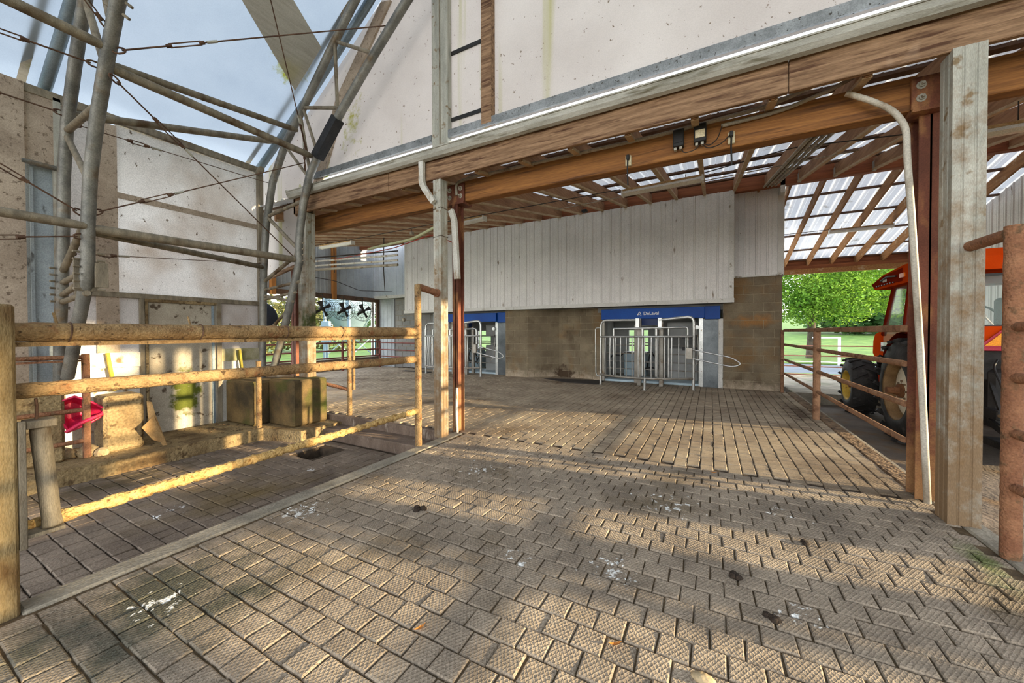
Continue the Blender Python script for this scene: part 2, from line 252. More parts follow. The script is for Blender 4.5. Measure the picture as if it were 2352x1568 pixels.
# ------------------------------------------------------------------ mesh helpers
WLOC = {}
class MB:
    """collects shapes in world coordinates, then links them as one mesh object"""
    def __init__(s): s.v = []; s.f = []; s.sm = []
    def add(s, v, f, smooth=False):
        o = len(s.v); s.v += [tuple(p) for p in v]; s.f += [tuple(i+o for i in q) for q in f]; s.sm += [smooth]*len(f); return s
    def box(s, x0, x1, y0, y1, z0, z1, b=0.0):
        if x1 < x0: x0, x1 = x1, x0
        if y1 < y0: y0, y1 = y1, y0
        if z1 < z0: z0, z1 = z1, z0
        if b > 0:
            b = min(b, (x1-x0)*.3, (y1-y0)*.3, (z1-z0)*.3)
            return s.rbox(Vector(((x0+x1)/2, (y0+y1)/2, (z0+z1)/2)), (1, 0, 0), (0, 1, 0), (0, 0, 1), (x1-x0)/2, (y1-y0)/2, (z1-z0)/2, b)
        v = [(x, y, z) for z in (z0, z1) for y in (y0, y1) for x in (x0, x1)]
        return s.add(v, [(0, 2, 3, 1), (4, 5, 7, 6), (0, 1, 5, 4), (2, 6, 7, 3), (0, 4, 6, 2), (1, 3, 7, 5)])
    def rbox(s, c, ax, ay, az, hx, hy, hz, b):
        ax, ay, az, c = Vector(ax), Vector(ay), Vector(az), Vector(c)
        v = []; idx = {}
        for i in (-1, 1):
            for j in (-1, 1):
                for k in (-1, 1):
                    for t in range(3):
                        d = [hx, hy, hz]; d = [d[q] - (b if q != t else 0) for q in range(3)]
                        idx[(i, j, k, t)] = len(v); v.append(c + ax*(i*d[0]) + ay*(j*d[1]) + az*(k*d[2]))
        f = []
        I = lambda i, j, k, t: idx[(i, j, k, t)]
        for k in (-1, 1): f.append(tuple(I(i, j, k, 2) for i, j in ((-1, -1), (1, -1), (1, 1), (-1, 1))))
        for i in (-1, 1): f.append(tuple(I(i, j, k, 0) for j, k in ((-1, -1), (1, -1), (1, 1), (-1, 1))))
        for j in (-1, 1): f.append(tuple(I(i, j, k, 1) for i, k in ((-1, -1), (1, -1), (1, 1), (-1, 1))))
        for a in (-1, 1):
            for q in (-1, 1):
                f.append((I(a, q, -1, 0), I(a, q, 1, 0), I(a, q, 1, 1), I(a, q, -1, 1)))
                f.append((I(a, -1, q, 0), I(a, 1, q, 0), I(a, 1, q, 2), I(a, -1, q, 2)))
                f.append((I(-1, a, q, 1), I(1, a, q, 1), I(1, a, q, 2), I(-1, a, q, 2)))
                for k in (-1, 1): f.append((I(a, q, k, 0), I(a, q, k, 1), I(a, q, k, 2)))
        f = list(dict.fromkeys(f))
        return s.add(v, f)
    def bar(s, p, q, w, h, up=(0, 0, 1)):
        """rectangular bar from p to q, w wide, h high"""
        p, q = Vector(p), Vector(q); d = (q-p).normalized(); up = Vector(up)
        r = d.cross(up)
        if r.length < 1e-4: r = d.cross(Vector((1, 0, 0)))
        r.normalize(); u = r.cross(d)
        v = [e + r*(i*w/2) + u*(j*h/2) for e in (p, q) for i, j in ((-1, -1), (1, -1), (1, 1), (-1, 1))]
        return s.add(v, [(0, 3, 2, 1), (4, 5, 6, 7), (0, 1, 5, 4), (1, 2, 6, 5), (2, 3, 7, 6), (3, 0, 4, 7)])
    def tube(s, pts, r, n=10, caps=True, closed=False, rads=None):
        pts = [Vector(p) for p in pts]; m = len(pts); rings = []
        prev = None
        for i, p in enumerate(pts):
            if closed: d = pts[(i+1) % m] - pts[i-1]
            else: d = pts[min(i+1, m-1)] - pts[max(i-1, 0)]
            d.normalize()
            if prev is None:
                a = Vector((0, 0, 1)) if abs(d.z) < .9 else Vector((1, 0, 0))
                x = d.cross(a).normalized()
            else:
                x = (prev - d*prev.dot(d)).normalized()
            prev = x; y = d.cross(x); rr = rads[i] if rads else r
            rings.append([p + x*(math.cos(2*math.pi*k/n)*rr) + y*(math.sin(2*math.pi*k/n)*rr) for k in range(n)])
        v = [q for g in rings for q in g]; f = []
        for i in range(m if closed else m-1):
            j = (i+1) % m
            for k in range(n):
                f.append((i*n+k, i*n+(k+1) % n, j*n+(k+1) % n, j*n+k))
        s.add(v, f, True)
        if caps and not closed:
            s.add(rings[0], [tuple(range(n-1, -1, -1))]); s.add(rings[-1], [tuple(range(n))])
        return s
    def lathe(s, c, axis, prof, n=24, smooth=True):
        """prof: (distance along axis, radius)"""
        c = Vector(c); d = Vector(axis).normalized()
        a = Vector((0, 0, 1)) if abs(d.z) < .9 else Vector((1, 0, 0)); x = d.cross(a).normalized(); y = d.cross(x)
        v = [c + d*t + x*(math.cos(2*math.pi*k/n)*r) + y*(math.sin(2*math.pi*k/n)*r) for t, r in prof for k in range(n)]
        f = [(i*n+k, i*n+(k+1) % n, (i+1)*n+(k+1) % n, (i+1)*n+k) for i in range(len(prof)-1) for k in range(n)]
        return s.add(v, f, smooth)
    def prism(s, poly, ext):
        """polygon of 3-D points extruded by the vector ext"""
        n = len(poly); e = Vector(ext)
        v = [Vector(p) for p in poly] + [Vector(p)+e for p in poly]
        f = [tuple(range(n-1, -1, -1)), tuple(range(n, 2*n))] + [(i, (i+1) % n, n+(i+1) % n, n+i) for i in range(n)]
        return s.add(v, f)
    def sheet(s, rows):
        """grid of points"""
        m = len(rows[0]); v = [p for r in rows for p in r]
        return s.add(v, [(i*m+j, i*m+j+1, (i+1)*m+j+1, (i+1)*m+j) for i in range(len(rows)-1) for j in range(m-1)], False)
    def build(s, name, material, parent=None, kind=None, label=None, cat=None, group=None, origin=None):
        xs = list(zip(*s.v)); c = Vector([(min(a)+max(a))/2 for a in xs])
        if origin == 'base': c.z = min(xs[2])
        me = bpy.data.meshes.new(name)
        me.from_pydata([tuple(Vector(p)-c) for p in s.v], [], s.f)
        me.polygons.foreach_set('use_smooth', s.sm); me.update()
        me.materials.append(M[material])
        o = bpy.data.objects.new(name, me); COL.objects.link(o)
        place(o, c, parent); tag(o, label, cat, group, kind)
        return o
def place(o, c, parent=None):
    WLOC[o] = Vector(c)
    if parent is not None:
        o.parent = parent; o.location = Vector(c) - WLOC[parent]
    else: o.location = c
def tag(o, label=None, cat=None, group=None, kind=None):
    if label: o['label'] = label
    if cat: o['category'] = cat
    if group: o['group'] = group
    if kind: o['kind'] = kind
    return o
def thing(name, loc, label=None, cat=None, group=None, kind=None):
    o = bpy.data.objects.new(name, None); o.empty_display_size = .1; COL.objects.link(o)
    place(o, loc); return tag(o, label, cat, group, kind)
def struct(name, loc=(0, 0, 0), label=None):
    return thing(name, loc, label, None, None, 'structure')
def clone(o, delta, parent=None, **kw):
    """copy of a thing and its parts, moved by delta"""
    c = o.copy(); COL.objects.link(c); place(c, WLOC[o]+Vector(delta), parent)
    for k, v in kw.items(): c[{'cat': 'category'}.get(k, k)] = v
    for ch in list(o.children): clone(ch, delta, c)
    return c
def arc(c, a, b, r, t0, t1, n=6):
    c, a, b = Vector(c), Vector(a), Vector(b)
    return [c + a*(math.cos(t0+(t1-t0)*i/n)*r) + b*(math.sin(t0+(t1-t0)*i/n)*r) for i in range(n+1)]
def fillet(pts, r=.08, n=5):
    pts = [Vector(p) for p in pts]; out = [pts[0]]
    for a, b, c in zip(pts, pts[1:], pts[2:]):
        d1 = (a-b); d2 = (c-b); rr = min(r, d1.length*.45, d2.length*.45)
        p, q = b+d1.normalized()*rr, b+d2.normalized()*rr
        for i in range(n+1):
            t = i/n; out.append(p*(1-t)**2 + b*(2*t*(1-t)) + q*t*t)
    out.append(pts[-1]); return out
def in_view(p):
    d = Vector(p) - Vector((0, 0, 1.36)); z = d.dot(_f2)
    if z < .1: return False
    u = 1176+856.84*d.dot(_r3)/z; v = 774.3-856.84*d.dot(_u3)/z
    return -40 < u < 2392 and -40 < v < 1600
# ------------------------------------------------------------------ floors
def paver_shape(lx, ly, h, b, rng, base=(0, 0, 0)):
    x, y, z = base
    j = lambda a: rng.uniform(-a, a)
    hx, hy = lx/2, ly/2
    v = []
    off = [(j(.003), j(.003)) for _ in range(4)]; dz = [j(.0025) for _ in range(4)]
    cs = ((-1, -1), (1, -1), (1, 1), (-1, 1))
    for (i, k), o in zip(cs, off): v.append((x+i*hx+o[0], y+k*hy+o[1], z-h))
    for (i, k), o, d in zip(cs, off, dz): v.append((x+i*hx+o[0], y+k*hy+o[1], z-b*.8+d))
    for (i, k), o, d in zip(cs, off, dz): v.append((x+i*(hx-b)+o[0], y+k*(hy-b)+o[1], z+d))
    f = [(8, 9, 10, 11)]
    for a in range(4):
        c = (a+1) % 4
        f += [(a, c, 4+c, 4+a), (4+a, 4+c, 8+c, 8+a)]
    return v, f
def pave(floor_obj, spots, lx, ly, z, material, most=300, h=.03, b=.009, name='paver'):
    """nearest pavers in view as parts that share meshes, the rest joined into one part"""
    rng = random.Random(len(spots))
    seen = sorted((p for p in spots if in_view((p[0], p[1], z))), key=lambda p: p[0]**2+p[1]**2)[:most]
    near = set(seen)
    meshes = []
    for i in range(8 if seen else 0):
        v, f = paver_shape(lx, ly, h, b, rng)
        me = bpy.data.meshes.new(name); me.from_pydata(v, [], f); me.update(); me.materials.append(M[material]); meshes.append(me)
    for p in seen:
        o = bpy.data.objects.new(name, rng.choice(meshes)); COL.objects.link(o)
        place(o, (p[0], p[1], z+rng.uniform(-.003, .003)), floor_obj)
        o.rotation_euler = (rng.uniform(-.012, .012), rng.uniform(-.012, .012), rng.choice((0, math.pi))+rng.uniform(-.008, .008))
    mb = MB()
    for p in spots:
        if p in near: continue
        v, f = paver_shape(lx, ly, h, b, rng, (p[0], p[1], z+rng.uniform(-.003, .003)))
        mb.add(v, f)
    if mb.v: mb.build('paver_field', material, floor_obj, kind='stuff')

# alley between the fences, and on under the shed
alley = struct('floor', (-.7, 2, -.03))
MB().box(-3.05, 1.66, -1.2, 4.13, -.26, -.011).build('joint_bed', 'joint_dirt', alley)
spots = []
halves = []; y = .496+.065-.13*12
while y < 4.09:
    off = -.539+.0675 + (.0675 if int(round((y-1.853)/.13)) % 2 else 0)
    i0 = math.ceil((-2.86-off)/.135)
    if off+i0*.135 > -2.83: halves.append((round(off+i0*.135-.101, 4), round(y, 4)))
    while off+i0*.135 < 1.50:
        spots.append((round(off+i0*.135, 4), round(y, 4))); i0 += 1
    if off+i0*.135 < 1.535: halves.append((round(off+i0*.135-.034, 4), round(y, 4)))
    y += .13
pave(alley, spots, .127, .122, 0.0, 'paver', most=280, b=.006)
pave(alley, halves, .059, .122, 0.0, 'paver', most=20, b=.006)
MB().box(-3.085, -2.935, .465, 3.80, -.27, .004, .012).build('edging', 'concrete', alley)
MB().box(1.56, 1.70, -1.2, 4.2, -.2, .004, .012).build('edging', 'concrete', alley)

shed_floor = struct('floor_shed', (-5, 7, -.03))
MB().box(-12.1, 1.62, 4.131, 12.0, -.26, -.014).build('joint_bed', 'joint_dark', shed_floor)
spots = []
x = 1.44; col_i = 0
while x > -12.0:
    y = 4.215 + (0.066 if col_i % 2 else 0); col_i += 1
    while y < 10.9:
        if not (x < -9.0 and y > 10.7): spots.append((round(x, 4), round(y, 4)))
        y += .132
    x -= .1225
pave(shed_floor, spots, .1145, .128, 0.0, 'paver_far', most=300, b=.007)
MB().box(1.50, 1.66, 4.2, 10.3, -.2, .006, .012).build('edging', 'manure_strip', shed_floor)

lane = struct('floor_lane', (-4.5, 1.5, -.28))
lb = MB()
lb.box(-6.2, -4.93, -1.2, 3.7, -.5, -.278); lb.box(-4.93, -4.55, -1.2, 2.98, -.5, -.278)
lb.box(-4.93, -4.55, 3.40, 3.7, -.5, -.278); lb.box(-4.55, -3.06, -1.2, 3.7, -.5, -.278)
lb.build('joint_bed', 'joint_dark', lane)
spots = []
y = .662-.13*14
while y < 3.62:
    x = -3.15
    while x > -6.05:
        if not (-4.99 < x < -4.49 and 2.93 < y < 3.46): spots.append((round(x, 4), round(y, 4)))
        x -= .124
    y += .131
pave(lane, spots, .117, .123, -.26, 'paver_lane', most=300, b=.006)
MB().box(-4.93, -4.55, 2.98, 3.40, -.49, -.42).build('drain_water', 'water', lane)

# two steps up from the lane to the shed floor
st = struct('step', (-4.5, 3.8, -.26))
MB().box(-5.35, -3.09, 3.70, 4.06, -.3, -.13, .015).build('lower_step', 'step_stone', st)
MB().box(-5.75, -3.06, 4.04, 4.125, -.3, .003, .012).build('upper_step', 'step_stone', st)
MB().box(-3.10, -2.95, 3.78, 4.12, -.27, .003, .01).build('pad', 'concrete', st)

# raised concrete ledge along the side wall
ledge = struct('curb', (-6.5, 1.2, -.3))
MB().prism([(-6.06, -1.2, -.30), (-5.98, 3.20, -.30), (-5.30, 3.36, -.30), (-5.30, 4.1, -.30), (-7.3, 4.1, -.30), (-7.3, -1.2, -.30)], (0, 0, .215)).build('ledge', 'concrete_tan', ledge)
rng = random.Random(5)
mb = MB()
for i in range(90):   # crumbs of dried manure and straw on the ledge
    y = rng.choice((rng.uniform(1.0, 2.2), rng.uniform(2.6, 3.3), rng.uniform(1.2, 3.3))); x = rng.uniform(-6.95, -6.12); r = rng.uniform(.006, .018)
    mb.lathe((x, y, -.085), (rng.uniform(-.3, .3), rng.uniform(-.3, .3), 1), [(-.002, r*1.2), (r*.5, r), (r*.9, r*.3)], 5)
mb.build('manure_crumbs', 'manure', ledge, kind='stuff')

# concrete pier blocks beside the end wall
def pier(x0, x1, y0, y1, z1, label, m):
    return MB().box(x0, x1, y0, y1, -.087, z1, .03).build('concrete_pier', m, label=label, cat='pier', group='concrete piers on the ledge', origin='base')
pier(-6.98, -6.22, 3.16, 3.95, .60, 'mossy concrete pier in the corner, left of the yellow brace', 'concrete_moss')
pier(-6.20, -5.56, 3.40, 3.98, .63, 'mossy concrete pier carrying the foot of the galvanised column', 'concrete_moss')
pier(-6.72, -6.36, 1.62, 1.98, .60, 'tan concrete pier between pink scoop and folded board', 'concrete_tan')
pier(-6.80, -6.40, .75, 1.33, .70, 'tan concrete pier under the foot of the near arch truss', 'concrete_tan')

# tractor lane, yard, road and lawn
MB().box(1.66, 9.5, -3, 11.5, -.60, -.40).build('floor_tractor_lane', 'yard_dirt', kind='structure')
MB().box(1.64, 1.72, -3, 11.5, -.5, -.02, .01).build('kerb', 'concrete', kind='structure')
MB().box(1.45, 90, 11.45, 16.6, -.6, -.14).build('pavement', 'concrete', kind='structure')
MB().box(-4, 90, 16.6, 17.0, -.5, -.15).build('ground_strip', 'grass', kind='structure')
MB().box(-4, 90, 17.0, 22.0, -.4, -.17).build('road', 'road', kind='structure')
MB().box(-4, 90, 22.0, 23.0, -.4, -.12).build('ground_verge', 'grass', kind='structure')
g = MB()
g.sheet([[(x, y, -.1+(y-23)*.055) for x in (-40, 20, 90)] for y in (23.0, 60, 130)])
g.build('lawn', 'grass', kind='structure')
g = MB(); g.box(-90, -12.4, -30, 60, -.6, -.2); g.build('ground', 'grass', kind='structure')
MB().box(-12.4, 9.5, -30, -1.2, -.7, -.5).build('ground_yard', 'yard_dirt', kind='structure')
MB().box(9.5, 90, -30, 11.45, -.9, -.45).build('ground_field', 'grass', kind='structure')
# ------------------------------------------------------------------ the shed: roof, beams, columns
def rafter_z(y):           # underside of the rafters
    return 3.40 + (y-4.25)*.205 if y <= 10.1 else 4.60 - (y-10.1)*.222
RD = .24                   # rafter depth
roof = struct('roof', (-2, 9, 4.5))
for k in range(-19, 9):
    x = .46 + .6*k*1.0
    m = MB(); z0, z1 = rafter_z(3.84), rafter_z(10.02)
    m.prism([(x-.019, 3.84, z0), (x-.019, 10.02, z1), (x-.019, 10.02, z1+RD), (x-.019, 3.84, z0+RD*.75)], (.038, 0, 0))
    rf_ = m.build('rafter', 'timber_rafter', roof)
    m = MB(); m.prism([(x-.032, 3.86, z0-.001), (x-.032, 10.0, z1-.005), (x-.032, 10.0, z1+.028), (x-.032, 3.86, z0+.03)], (.064, 0, 0)); m.build('flange', 'joist_flange', rf_)
for k in range(-3, 7):
    x = 1.55 + .6*k
    m = MB(); z0, z1 = rafter_z(10.16), rafter_z(15.35)
    m.prism([(x-.019, 10.16, z0), (x-.019, 15.35, z1), (x-.019, 15.35, z1+RD), (x-.019, 10.16, z0+RD)], (.038, 0, 0))
    m.build('rafter', 'timber_back', roof)
for y in (4.0, 4.80, 5.80, 6.80, 7.80, 8.75, 9.70):
    z = rafter_z(y)+RD; MB().box(-12.1, 5.58, y-.045, y+.045, z, z+.038).build('purlin', 'purlin', roof)
for y in (11.25, 12.33, 13.41, 14.48, 15.3):
    z = rafter_z(y)+RD; MB().box(-1.0, 5.58, y-.045, y+.045, z, z+.038).build('purlin', 'purlin', roof)
def ribbed(x0, x1, pts, pitch=.3, rib=.02, up=(0, 0, 1), axis='x'):
    """profile of a ribbed sheet between x0 and x1: list of (x, height)"""
    out = []; x = x0
    n = max(1, round((x1-x0)/pitch)); p = (x1-x0)/n
    for i in range(n):
        a = x0+i*p
        out += [(a, rib*.0), (a+p*.06, rib), (a+p*.14, rib), (a+p*.20, 0)]
        out += [(a+p*.45, 0), (a+p*.47, rib*.25), (a+p*.53, rib*.25), (a+p*.55, 0)]
    out.append((x1, 0)); return out
def roof_sheets(x0, x1, w, ya, yb, material):
    x = x0
    while x < x1-.01:
        xe = min(x+w, x1); m = MB(); pr = ribbed(x, xe, None, .23, .03)
        rows = []
        for y in (ya, yb):
            z = rafter_z(y)+RD+.040
            rows.append([(a, y, z+h) for a, h in pr])
        for y in (yb, ya):
            pass
        m.sheet(rows); m.build('roof_sheet', material, roof)
        x = xe
roof_sheets(-12.2, 5.80, .9, 3.72, 10.1, 'roof_metal')
roof_sheets(-1.2, 5.80, .9, 10.1, 15.6, 'roof_metal')
# ridge beam, mid beam, fascia and eave beams
MB().box(-12.1, 5.58, 10.0, 10.14, 4.56, 4.90).build('beam_ridge', 'timber_ridge', kind='structure')
for x in [.46+.6*k for k in range(0, 9)]:
    pass
b = struct('beam_mid', (-2, 4.22, 3.2))
for x0, x1 in ((-6.2, -3.16), (-3.02, 1.44), (1.62, 5.58)):
    MB().box(x0, x1, 4.15, 4.29, 3.12, 3.395, .006).build('beam_length', 'timber_beam', b)
fb = struct('beam_fascia', (-2, 3.82, 3.4))
for x0, x1 in ((-6.11, -3.95), (-3.945, .552), (.556, 3.9), (3.904, 5.58)):
    MB().box(x0, x1, 3.78, 3.825, 3.32, 3.58, .005).build('fascia_board', 'timber_fascia', fb)
MB().box(-6.11, -6.07, 3.78, 3.83, 3.32, 3.56).build('end_board', 'timber_fascia', fb)
eb = struct('beam_eave', (4, 15.2, 3.3))
MB().box(1.2, 5.58, 15.0, 15.05, 3.22, 3.37).build('eave_board', 'timber_back', eb)
MB().box(1.2, 5.58, 15.30, 15.42, 3.26, 3.72).build('tail_board', 'timber_ridge', eb)
MB().box(1.2, 5.58, 15.12, 15.26, 3.30, 3.50).build('eave_plate', 'timber_ridge', eb)
for k in range(0, 5):      # joist hangers on the ridge beam
    x = 1.66+.6*k-.0; x = .46+.6*(k+2)
    h = MB(); h.box(x-.027, x-.020, 9.90, 10.0, 4.57, 4.74); h.box(x+.020, x+.027, 9.90, 10.0, 4.57, 4.74); h.box(x-.027, x+.027, 9.90, 10.0, 4.560, 4.570)
    h.build('joist_hanger', 'galv', roof)

# gutter and flashing along the fascia
gt = thing('gutter', (-2, 3.72, 3.55), 'long weathered half-round metal gutter running along the timber fascia', 'gutter')
prof = [(3.775, 3.70), (3.775, 3.575), (3.745, 3.555), (3.70, 3.565), (3.672, 3.60), (3.660, 3.65), (3.652, 3.645), (3.648, 3.658), (3.660, 3.662), (3.668, 3.648), (3.680, 3.605), (3.71, 3.578), (3.755, 3.578), (3.765, 3.60), (3.765, 3.70)]
m = MB(); n = len(prof)
x0, x1 = -6.12, 5.6
m.prism([(x0, y, z) for y, z in prof], (x1-x0, 0, 0)); m.build('trough', 'gutter', gt)
MB().prism([(x0-.004, y, z) for y, z in [(3.775, 3.70), (3.775, 3.575), (3.745, 3.555), (3.70, 3.565), (3.672, 3.60), (3.650, 3.675), (3.70, 3.69)]], (.006, 0, 0)).build('end_cap', 'gutter', gt)
for xx in (-4.4, -2.9, -.6, .9):
    MB().box(xx-.012, xx+.012, 3.655, 3.78, 3.661, 3.667).build('bracket', 'galv', gt)
fl = struct('trim_1', (-2, 3.9, 3.9))
for a, bb in ((-5.75, -3.27), (-3.0, 5.6)):
    MB().box(a, bb, 3.885, 3.91, 3.872, 3.968).build('flashing_strip', 'flashing', fl)

def channel(m, x0, x1, y0, y1, z0, z1, lip=.005):
    """ribbed galvanised box column"""
    xc, yc = (x0+x1)/2, (y0+y1)/2; dx, dy = x1-x0, y1-y0
    ring = []
    def side(a, b, inward):
        a, b = Vector(a), Vector(b)
        for t, d in ((0, 0), (.26, 0), (.29, lip), (.33, lip), (.36, 0), (.64, 0), (.67, lip), (.71, lip), (.74, 0)):
            ring.append(a.lerp(b, t)+Vector(inward)*d)
    side((x0, y0), (x1, y0), (0, 1)); side((x1, y0), (x1, y1), (-1, 0)); side((x1, y1), (x0, y1), (0, -1)); side((x0, y1), (x0, y0), (1, 0))
    m.prism([(p.x, p.y, z0) for p in ring], (0, 0, z1-z0)); return m
def column(name, x0, x1, y0, y1, z0, z1, material='galv'):
    return channel(MB(), x0, x1, y0, y1, z0, z1).build(name, material, kind='structure')
column('column', -3.165, -3.045, 3.79, 3.93, 0, 3.325)
column('column', 1.48, 1.645, 3.755, 3.92, 0, 3.325)
column('column', -6.03, -5.82, 3.80, 3.96, .6, 3.325)
for xx, zz in ((-3.105, 2.94), (-3.105, 2.58)):
    MB().tube([(xx-.062, 3.785, zz), (xx+.063, 3.785, zz+.02), (xx+.063, 3.935, zz+.02), (xx-.062, 3.935, zz)], .004, 5, closed=True).build('strapping_wire', 'wire_rust', label='thin wire tied round the column, %s' % ('upper of two' if zz > 2.8 else 'lower of two'), cat='wire', group='wires round the column')
# brown steel posts under the mid beam
def steel_post(x, y, z0, ztop, w=.075, d=.12, plate=True):
    p = struct('column_steel', (x, y, z0))
    m = MB(); m.box(x-w, x+w, y-d/2, y-d/2+.012, z0, ztop); m.box(x-w, x+w, y+d/2-.012, y+d/2, z0, ztop); m.box(x-.006, x+.006, y-d/2, y+d/2, z0, ztop)
    m.build('shaft', 'red_steel', p)
    if plate:
        MB().box(x-.145, x+.145, 4.115, 4.145, 3.10, 3.36, .004).build('head_plate', 'red_steel', p)
        MB().box(x-.145, x+.145, 4.10, 4.30, 3.085, 3.115).build('seat_plate', 'red_steel', p)
        for dx in (-.09, .09):
            for z in (3.19, 3.29):
                bo = MB(); bo.lathe((x+dx, 4.115, z), (0, -1, 0), [(0, .032), (.004, .032), (.004, .018), (.02, .018), (.02, .010), (.045, .010), (.045, 0)], 8, False); bo.build('bolt', 'galv', p)
    return p
steel_post(-3.06, 4.18, 0, 3.10, .045, .14)
steel_post(1.54, 4.28, 0, 3.12, .07, .16)
steel_post(-6.74, 4.22, -.05, 3.4, .065, .14, False)
steel_post(5.5, 4.2, -.40, 3.1, .08, .16, False)
steel_post(5.5, 8.2, -.40, 3.5, .08, .16, False)

# ------------------------------------------------------------------ siding
def siding_wall(parent, x0, x1, y, z0, z1, sheet, material, pitch=.155, rib=.018, face=-1):
    """ribbed sheets standing in a plane of constant y, ribs toward face"""
    x = x0
    while x < x1-.02:
        xe = min(x+sheet, x1); m = MB(); pr = ribbed(x, xe, None, pitch, rib)
        m.sheet([[(a, y+face*(.004+h), z) for a, h in pr] for z in (z0, z1)])
        m.sheet([[(a, y+face*(.001+h), z) for a, h in pr] for z in (z1, z0)])
        m.build('siding_sheet', material, parent); x = xe
def siding_wall_x(parent, y0, y1, x, z0, zf, sheet, material, pitch=.23, rib=.02, face=1):
    y = y0
    while y < y1-.02:
        ye = min(y+sheet, y1); m = MB(); pr = ribbed(y, ye, None, pitch, rib)
        m.sheet([[(x+face*(.004+h), a, z0) for a, h in pr], [(x+face*(.004+h), a, zf(a)) for a, h in pr]])
        m.sheet([[(x+face*(.001+h), a, zf(a)) for a, h in pr], [(x+face*(.001+h), a, z0) for a, h in pr]])
        m.build('siding_sheet', material, parent); y = ye
up = struct('wall_upper', (-4.5, 9.9, 3.3))
siding_wall(up, -9.50, .36, 9.9, 2.13, 4.575, .986, 'siding', .2465, .02)
MB().box(.36, .46, 9.875, 10.0, 2.12, 4.575).build('corner_trim', 'trim_white', up)
MB().box(-9.56, -9.48, 9.875, 10.0, 2.12, 4.575).build('corner_trim', 'trim_white', up)
for x0, x1 in ((-9.6, -5.2), (-5.196, -1.2), (-1.196, .47)):
    MB().box(x0, x1, 9.865, 9.895, 2.03, 2.13, .004).build('trim_board', 'trim_white', up)
MB().box(-9.56, .46, 9.895, 10.85, 2.04, 2.07).build('soffit', 'block_grey', up)
MB().box(-9.56, -9.52, 9.9, 10.9, 2.05, 4.58).build('end_cladding', 'siding_grey', up)
MB().box(-12.0, -9.6, 11.0, 11.08, 2.60, 4.98).build('wall_ridge_left', 'siding_dark', kind='structure')
MB().box(-9.56, 1.44, 10.36, 10.44, 2.60, 4.98).build('wall_ridge', 'siding_dark', kind='structure')
MB().box(-9.5, .46, 10.02, 10.10, 4.50, 4.62).build('trim_2', 'timber_ridge', kind='structure')
ins = struct('wall_inset', (1, 10.3, 3.5))
siding_wall(ins, .46, 1.33, 10.28, 2.66, 4.60, .9, 'siding', .22)
MB().box(1.33, 1.445, 10.255, 10.34, 2.655, 4.56).build('corner_trim', 'trim_white', ins)
MB().box(1.335, 1.42, 10.0, 10.3, 4.4, 4.9).build('post_stub', 'trim_white', ins)
MB().box(.46, 1.40, 10.25, 10.275, 2.63, 2.665).build('trim_board', 'trim_white', ins)
MB().box(1.43, 1.445, 10.3, 12.9, 2.63, 4.5).build('return_cladding', 'siding', ins)
sl = struct('wall_upper_left', (-11, 10.7, 3.6))
siding_wall(sl, -12.0, -9.56, 10.7, 2.82, 4.98, .9, 'siding_grey', .29)
MB().box(-12.0, -9.56, 10.66, 10.70, 2.70, 2.82).build('trim_board', 'trim_white', sl)
MB().box(-12.0, -9.56, 10.7, 10.95, 2.70, 2.72).build('soffit', 'block_grey', sl)

# concrete block walls round the milking rooms
def block_wall(name, p, q, z1, material='block', bl=.4064, bh=.2032, th=.19, z0=0.0, shift=0.0, start=0):
    """running-bond wall from p to q (x, y), face on the camera's side"""
    p, q = Vector((*p, 0)), Vector((*q, 0)); L = (q-p).length; d = (q-p)/L; nrm = Vector((d.y, -d.x, 0))
    if nrm.y > 0 and abs(nrm.y) > .3: nrm = -nrm
    w = struct(name, ((p+q)/2))
    m = MB(); c = (p+q)/2 - nrm*(th/2+.006); c.z = (z0+z1)/2
    m.rbox(c, d, nrm, (0, 0, 1), L/2, th/2, (z1-z0)/2, .002); m.build('mortar', 'mortar', w)
    row = 0; z = z0
    while z < z1-.03:
        ze = min(z+bh, z1); t = -(bl/2 if (row+start) % 2 else 0)-shift
        while t < L-.02:
            a, b = max(t, 0)+.005, min(t+bl, L)-.005
            if b-a > .03:
                m = MB(); c = p + d*((a+b)/2) - nrm*.02; c.z = (z+ze)/2
                m.rbox(c, d, nrm, (0, 0, 1), (b-a)/2, .024, (ze-z)/2-.005, .006); m.build('block', material, w)
            t += bl
        z = ze; row += 1
    return w
block_wall('wall_pier_right', (.26, 10.30), (1.42, 10.30), 2.64, shift=.2)
MB().box(1.23, 1.43, 10.5, 13.0, -.1, 2.62).build('wall_robot_side', 'block', kind='structure')
block_wall('wall_pier_middle', (-5.62, 10.12), (-4.86, 10.12), 2.04, shift=.1)
block_wall('wall_alcove_left', (-4.86, 10.12), (-4.05, 10.72), 2.04, start=1)
block_wall('wall_alcove_right', (-4.05, 10.72), (-2.92, 10.50), 2.04, shift=.13)
block_wall('wall_pier_narrow', (-2.92, 10.42), (-2.66, 10.42), 2.04)
block_wall('wall_block_left', (-11.1, 10.92), (-8.2, 10.92), 2.70, material='block_grey')
block_wall('wall_pier_left', (-8.6, 10.45), (-7.95, 10.45), 2.04, material='block_grey')
lw = struct('wall_low_left', (-11.5, 10.95, 1.3))
siding_wall(lw, -12.0, -11.12, 10.93, 0, 2.70, .9, 'siding_dark', .22)
MB().box(-11.14, -11.08, 10.88, 10.95, 0, 2.7).build('corner_trim', 'siding_dark', lw)

